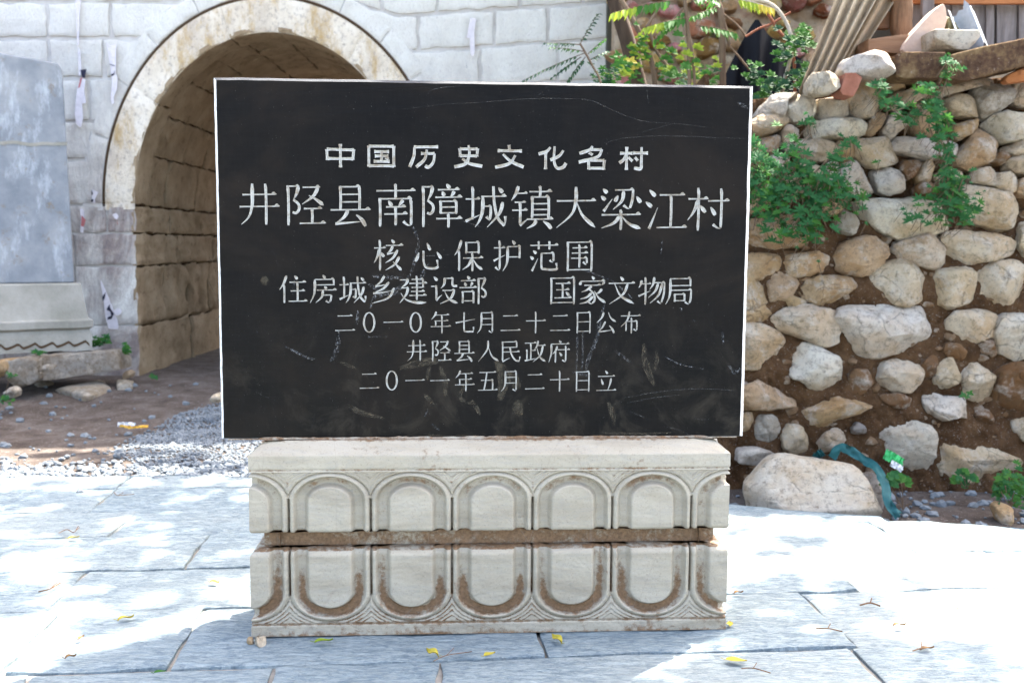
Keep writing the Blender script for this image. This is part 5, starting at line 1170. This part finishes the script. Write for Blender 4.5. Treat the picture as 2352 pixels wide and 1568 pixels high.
def lv3(st, lf):
    frond(st, lf, A3(1455, 50, 5.6), A3(1280, 120, 5.5), 7, .055, .022, rd, 0, .1, .5)
    frond(st, lf, A3(1290, 190, 5.6), A3(1580, 245, 5.5), 9, .06, .022, rd, 0, .15, .6)
    frond(st, lf, A3(1470, 30, 5.6), A3(1330, -30, 5.5), 7, .06, .022, rd, 0, .1, .5)
    for _ in range(46): palm(lf, A3(rd.uniform(1010, 1460), rd.gauss(540, 45), 5.7+rd.uniform(-.2, .2)), Vector((rd.uniform(-.6, .6), -1, .6)), rd.uniform(.025, .05), rd, 5, rd.choice((0, 0, 3, 1)), .35)
sapling('stout grey stem left of the black sheet', [([c3(1440, 0), c3(1475, 90), c3(1485, 300), c3(1490, 600), c3(1500, 1200), c3(1500, 1900)], 15), ([c3(1440, 0), c3(1500, 180), c3(1540, 330)], 9), ([c3(1530, 330), c3(1610, 420), c3(1690, 520)], 5), ([c3(1500, 110), c3(1590, 180), c3(1660, 270)], 5)], 5.7, lv3, gz_(A3(1500, 1900, 5.7)))
def lv4(st, lf):
    frond(st, lf, A3(1570, -10, 5.4), A3(1850, 60, 5.3), 9, .055, .024, rd, 1, .1, .9, 2)
    for _ in range(150):
        c = rd.choice(((1990, 360), (1950, 420), (1850, 640), (1730, 560), (2080, 280), (1790, 740), (2050, 560)))
        palm(lf, A3(rd.gauss(c[0], 55), rd.gauss(c[1], 42), 5.45+rd.uniform(-.15, .1)), Vector((rd.uniform(-.5, .5), -1, .6)), rd.uniform(.03, .055), rd, 5, rd.choice((0, 0, 0, 3, 3)), .42)
sapling('arching pale stem with broad lobed leaves before the black sheet', [([c3(1690, 0), c3(1790, 10), c3(1890, 70), c3(1970, 200), c3(2000, 350), c3(1970, 500), c3(1930, 660), c3(1900, 1100), c3(1900, 1900)], 9)], 5.5, lv4, gz_(A3(1900, 1900, 5.5)), 'bark_pale')
sapling('thin reddish twig crossing in front of the black sheet', [([c3(1660, 270), c3(1750, 215), c3(1850, 175), c3(1990, 90)], 5), ([c3(1820, 100), c3(1900, 230), c3(1990, 345), c3(2020, 620), c3(2030, 1900)], 7)], 5.6, lambda a, b: None, gz_(A3(2030, 1900, 5.6)), 'twig_red')
def lv5(st, lf):
    for b, e, n in (((440, 330), (575, 105), 9), ((440, 330), (185, 320), 10), ((470, 380), (225, 350), 7), ((480, 390), (30, 590), 14), ((480, 420), (360, 590), 8), ((500, 400), (620, 290), 7), ((520, 440), (640, 380), 5), ((450, 420), (240, 570), 8)):
        frond(st, lf, A3(*b, 5.4), A3(*e, 5.4+rd.uniform(-.1, .1)), n, .032, .016, rd, 3 if rd.random() < .7 else 0, .08, .35)
    for _ in range(40): palm(lf, A3(rd.gauss(650, 60), rd.gauss(570, 40), 5.5), Vector((rd.uniform(-.5, .5), -1, .5)), rd.uniform(.02, .04), rd, 4, rd.choice((3, 0)), .35)
sapling('small dark green feathery sprig against the white wall', [([c3(440, 320), c3(480, 390), c3(540, 500), c3(590, 600), c3(640, 900), c3(680, 1900)], 5)], 5.4, lv5, gz_(A3(680, 1900, 5.4)), 'bark', None)
# unseen tree right of frame, whose crown dapples the paving
t2 = thing('tree', 'broad crowned tree standing right of the wall beyond the photo edge', 'tree', (5.2, 5.4, -.1))
st = MB(); st.tube(catmull([Vector((5.2, 5.4, -.1)), Vector((5.1, 5.3, 2)), Vector((4.4, 4.9, 4.6))], 20), [.14-.004*i for i in range(21)], 12); mesh_obj('trunk', st, MT['bark'], t2, angle=180)
crown(t2, (3.5, 4.6, 5.2), (1.7, .95, .7), 420, ['leaf_green', 'leaf_dark'], rd)
# vines on the wall
def vine(label, stems, blobs, n, size, Y0, loc, mats, lobes=5, wd=.26, group=None):
    st, lf = MB(), MB()
    for L in stems:
        P = catmull([at(*C4(x, y), Y0-.02) for x, y in L], 16); st.tube([p+rv(rd, .006) for p in P], .0028, 5)
    for _ in range(n):
        cx, cy, sx, sy, wgt = rd.choices(blobs, [b[4] for b in blobs])[0]
        p = at(*C4(rd.gauss(cx, sx), rd.gauss(cy, sy)), Y0+rd.uniform(-.09, .03))
        palm(lf, p, Vector((rd.uniform(-.8, .8), -1, rd.uniform(.1, 1.))), size*rd.choice((.5, .7, .9, 1., 1.3, 1.7)), rd, lobes, rd.choices(range(len(mats)), [6, 2, 1][:len(mats)])[0], wd)
        if rd.random() < .35: st.tube([p, p+Vector((rd.uniform(-.05, .05), .05, -.06))], .0015, 4)
    return plant('vine', label, 'vine', loc, st, lf, mats, 'bark', group)
vine('dense green vine spreading over the wall beside the tablet', [[(60, 1500), (120, 1250), (250, 1080), (430, 880)], [(230, 1560), (260, 1300), (420, 1150), (700, 920)], [(300, 1500), (480, 1300), (760, 1250)], [(60, 1200), (90, 1020), (80, 900)]],
     [(180, 1180, 100, 85, 3), (350, 1230, 185, 95, 4), (480, 1150, 110, 50, 1.5), (480, 1360, 80, 80, 2), (140, 1350, 70, 90, 2), (90, 1050, 40, 60, 1.2), (640, 1260, 60, 40, 1), (420, 1500, 50, 50, 1), (330, 960, 70, 60, .5), (240, 1480, 60, 60, .6), (700, 930, 30, 25, .25), (620, 1030, 25, 25, .25), (430, 800, 20, 20, .2)], 900, .029, 4.86, at(*C4(230, 1580), 4.9), ['leaf_vine', 'leaf_green'])
vine('slender trailing vine hanging down the middle of the wall', [[(1320, 1400), (1330, 1150), (1280, 900), (1280, 720), (1320, 520), (1335, 390)], [(1320, 560), (1180, 590)], [(1330, 470), (1410, 460)]],
     [(1340, 1270, 60, 70, 3), (1360, 1380, 90, 50, 2.2), (1340, 1160, 40, 40, 1), (1320, 1030, 30, 60, 1.1), (1280, 900, 40, 40, 1), (1340, 830, 40, 40, .8), (1250, 760, 45, 50, 1.2), (1220, 690, 40, 30, .6), (1190, 580, 35, 20, .5), (1320, 520, 30, 40, .5), (1340, 400, 20, 15, .4), (1400, 460, 20, 10, .2), (1110, 1370, 40, 40, .25), (1480, 1380, 30, 50, .4)], 560, .027, 4.86, at(*C4(1320, 1400), 4.9), ['leaf_vine', 'leaf_green'])
vine('small vine tuft over stones left of the trailing vine', [[(880, 540), (930, 680), (1000, 730), (1090, 800)]], [(880, 560, 25, 20, 2), (900, 640, 25, 40, 1), (950, 690, 40, 20, 1), (1050, 740, 40, 30, .8), (1090, 800, 15, 15, .5)], 80, .03, 4.86, at(*C4(900, 680), 4.9), ['leaf_vine', 'leaf_green'])
def weed(label, cv, L, Y, n, size, sx, sy, lobes=3, wd=.5, mats=('leaf_green', 'leaf_vine')):
    st, lf = MB(), MB(); b = at(*cv(*L[0]), Y)
    for q in L[1:]:
        e = at(*cv(*q), Y-rd.uniform(0, .05)); st.tube([b, b.lerp(e, .5)+rv(rd, .008), e], .002, 5)
    for _ in range(n):
        q = rd.choice(L[1:]); p = at(*cv(rd.gauss(q[0], sx), rd.gauss(q[1], sy)), Y+rd.uniform(-.05, .03))
        palm(lf, p, Vector((rd.uniform(-.6, .6), -1, .7)), size*rd.uniform(.6, 1.3), rd, lobes, rd.randrange(len(mats)), wd)
    plant('weed', label, 'weed', b, st, lf, list(mats), 'bark')
weed('round leafed weed by the teal netting', C5, [(780, 1420), (710, 1290), (770, 1285), (820, 1385), (740, 1260)], 4.45, 10, .05, 14, 10, 5, .75)
weed('two leaf seedling at the foot of the wide tan stone', C5, [(1090, 1310), (1075, 1250), (1110, 1275), (1060, 1280)], 4.62, 7, .035, 12, 10, 5, .75)
weed('bushy green weed at the far right wall foot', C5, [(1310, 1400), (1280, 1300), (1320, 1340), (1350, 1290), (1260, 1330), (1300, 1260), (1360, 1360)], 4.4, 150, .026, 30, 28, 5, .3)
weed('tiny green weed between tall stones low in the wall', C5, [(1080, 880), (1075, 865), (1090, 862)], 4.8, 8, .022, 8, 6)
weed('small weed behind the grey stele base', C2, [(660, 950), (650, 910), (690, 910), (640, 930), (680, 930)], 7.6, 60, .026, 22, 14)
weed('small dark weed at the end of the kerb stone', C2, [(820, 1010), (815, 975), (830, 985), (820, 960)], 7.6, 40, .026, 10, 14)
weed('tiny weed at the foot of the gate jamb', C2, [(1000, 1175), (990, 1155), (1010, 1160)], 7.7, 14, .022, 8, 5)
weed('small weed at left edge below the kerb', C2, [(30, 1315), (15, 1300), (45, 1305), (70, 1145)], 6.4, 34, .022, 16, 10)
weed('small weed on the kerb before the stele base', C2, [(240, 1015), (225, 995), (255, 1000)], 7.1, 26, .02, 16, 6)
# ================================================================== LITTER AND LEAVES
def ribbon(name, label, cat, P, wd, mat, th=.003, twist=.6):
    P = catmull([Vector(p) for p in P], 30); mb = MB(); rows_ = []
    for i, p in enumerate(P):
        t = (P[min(i+1, len(P)-1)]-P[max(0, i-1)]).normalized(); s = t.cross(Vector((0, -1, .2))).normalized()
        rows_.append([p+s*(wd*(k-2)/4*(1+.35*mn.noise(Vector((i*.4, k, 0)))))+Vector((0, -.034*mn.noise(Vector((i*.5, k*1.3, 3))), 0)) for k in range(5)])
    mb.grid(rows_); mb.grid([[q+Vector((0, th, 0)) for q in r] for r in rows_], flip=True)
    lo = min(P, key=lambda p: p.z); tag(mesh_obj(name, mb, MT[mat], origin=lo, angle=180), label, cat)
ribbon('netting_strip', 'teal plastic netting strip trailing down past the boulder', 'netting', [at(*C5(x, y), Y) for x, y, Y in ((430, 1165, 4.6), (470, 1115, 4.6), (520, 1130, 4.6), (590, 1175, 4.58), (650, 1215, 4.5), (690, 1290, 4.4), (710, 1390, 4.33), (760, 1450, 4.3))], .042, 'teal_net')
ribbon('wrapper', 'green and white plastic wrapper at foot of squared stone', 'wrapper', [at(*C5(x, y), 4.6) for x, y in ((690, 1145), (730, 1165), (775, 1195))], .05, 'green_wrap')
ribbon('wrapper', 'crumpled white scrap just below the green wrapper', 'wrapper', [at(*C5(x, y), 4.56) for x, y in ((720, 1190), (750, 1205), (775, 1222))], .03, 'white_wrap')
ribbon('wrapper', 'dark green plastic scrap beside the large boulder', 'wrapper', [at(*C5(x, y), 4.6) for x, y in ((345, 1165), (365, 1150), (388, 1135))], .035, 'teal_net')
K = conv(0, 850, 3.675)
ribbon('wrapper', 'yellow and white plastic wrapper lying on the dirt road', 'wrapper', [gnd(*K(x, y), .02) for x, y in ((1100, 785), (1200, 800), (1290, 795), (1360, 790))], .014, 'yellow_wrap')
ribbon('wrapper', 'limp white plastic scrap behind the yellow wrapper', 'wrapper', [gnd(*K(x, y), .015) for x, y in ((1080, 775), (1160, 772), (1240, 782))], .025, 'white_wrap')
def fallen(label, px, py, L, W, rot, mat, curl=.3):
    p = gnd(px, py, .006); mb = MB(); d = Vector((math.cos(rot), math.sin(rot), 0)); s = Vector((-d.y, d.x, 0)); rows_ = []
    for i in range(9):
        t = i/8; ww = W*math.sin(math.pi*min(.98, max(.03, t**.8)))*.5
        rows_.append([p+d*(L*(t-.5))+s*(ww*k)+Vector((0, 0, .004+curl*L*(t-.5)**3*1.5+curl*W*(k*k*.25+.2*math.sin(5*t+k)))) for k in (-1, -.5, 0, .5, 1)])
    mb.grid(rows_); mb.grid([[q-Vector((0, 0, .0008)) for q in r] for r in rows_], flip=True)
    mb.tube([p-d*(L*.5), p-d*(L*.75)+Vector((0, 0, .004))], .0008, 5)
    tag(mesh_obj('fallen_leaf', mb, MT[mat], origin=p, angle=180), label, 'leaf', 'fallen leaves on the paving')
D8 = conv(1700, 1200, 2.735); D7 = conv(0, 1050, 2.386); D5 = conv(580, 1080, 2.703); D6 = conv(1220, 1080, 2.703)
fallen('pale green leaf at the left foot of the pedestal', *D5(620, 1415), .05, .022, .1, 'leaf_lime', .5)
fallen('bright yellow leaf standing against the pedestal foot right of centre', *D6(465, 1405), .045, .024, 2.2, 'leaf_yellow', .9)
fallen('curled orange leaf with dark twig before the pedestal middle', *D5(1355, 1500), .04, .022, 2.6, 'leaf_yellow', 1.1)
fallen('pale yellow leaf before the pedestal nearest its centre', *D5(1740, 1505), .035, .022, .5, 'leaf_yellow', .3)
fallen('yellow leaf at the right end of the pedestal base', *D6(1632, 1300), .03, .02, 1.4, 'leaf_yellow', .4)
fallen('yellow leaf alone on bright paving left of the pedestal', *D7(1280, 970), .04, .018, -.4, 'leaf_yellow', .6)
fallen('pale yellow curled leaf on the middle of the left slabs', *D7(750, 1185), .045, .018, .3, 'leaf_yellow', .8)
fallen('small yellow leaf on the far left paving near a twig', *D7(440, 703), .04, .016, .2, 'leaf_yellow', .5)
fallen('small green leaf on the nearest left paving slab', *D7(955, 1505), .03, .016, .2, 'leaf_green', .3)
fallen('tiny brown leaf on the left paving', *D7(485, 1300), .022, .014, 1.2, 'leaf_brown', .6)
fallen('brown crumpled leaf low on the left paving', *D7(422, 1415), .028, .014, .3, 'leaf_brown', .9)
fallen('large pale yellow leaf at bottom right of the pedestal', *D8(385, 1235), .055, .03, -.3, 'leaf_yellow', .2)
fallen('dark brown leaf beside the right end of the pedestal', *D8(400, 772), .03, .014, 0, 'leaf_brown', .8)
fallen('two tone brown leaf on sunlit paving at right', *D8(1500, 995), .035, .016, -.2, 'leaf_brown', .8)
fallen('tan dry leaf on the lower right paving', *D8(1690, 1155), .04, .016, .1, 'leaf_brown', .6)
def twig(label, cv, L, wd=.0028):
    wd *= .6
    P = [gnd(*cv(x, y), .006)+Vector((0, 0, .006*(i % 2))) for i, (x, y) in enumerate(L)]; mb = MB(); mb.tube(catmull(P, 12), wd, 5)
    m_ = P[len(P)//2]; mb.tube([m_, m_+(P[-1]-P[0])*.18+Vector((0, .02, .008))], wd*.7, 5)
    tag(mesh_obj('twig', mb, MT['log'], origin=P[0], angle=180), label, 'twig', 'dry twigs on the paving')
twig('bent dry twig on the far left paving', D7, [(350, 672), (400, 660), (440, 668), (468, 640)])
twig('dry twig lying over a joint of the left paving', D7, [(230, 1022), (300, 1015), (360, 968)], .0035)
twig('short forked twig in the middle of the left paving', D7, [(680, 430), (705, 455), (800, 440)])
twig('dark twig beside the curled orange leaf', D5, [(1360, 1545), (1450, 1520), (1620, 1480)], .002)
twig('brown twig on sunlit slabs right of the pedestal', D8, [(930, 1012), (1010, 1025), (1110, 1032)], .0032)
twig('slanting thin twig at far right of the sunlit paving', D8, [(1825, 845), (1900, 890), (1960, 922)], .002)
twig('dark thin twig at bottom right of the paving', D8, [(420, 1285), (500, 1298), (620, 1315)], .0025)
twig('thick short twig on the right paving', D8, [(1230, 852), (1300, 850), (1370, 858)], .0045)
twig('straight twig low on the right paving', D8, [(1590, 1165), (1650, 1160), (1700, 1140)], .003)
def pebble(label, cv, s, tint, h=.02):
    rock_thing('pebble', label, 'pebble', cv, s, 0, h, .006, tint, ground=.0, rough=.08, cuts=4)
pebble('white pebble at the left corner of the pedestal foot', D5, '150 1425 165 1400 205 1395 235 1410 225 1440 180 1448', 'w', .022)
pebble('small orange pebble at the left corner of the pedestal foot', D5, '95 1415 110 1402 145 1405 148 1422 120 1428', 't', .012)
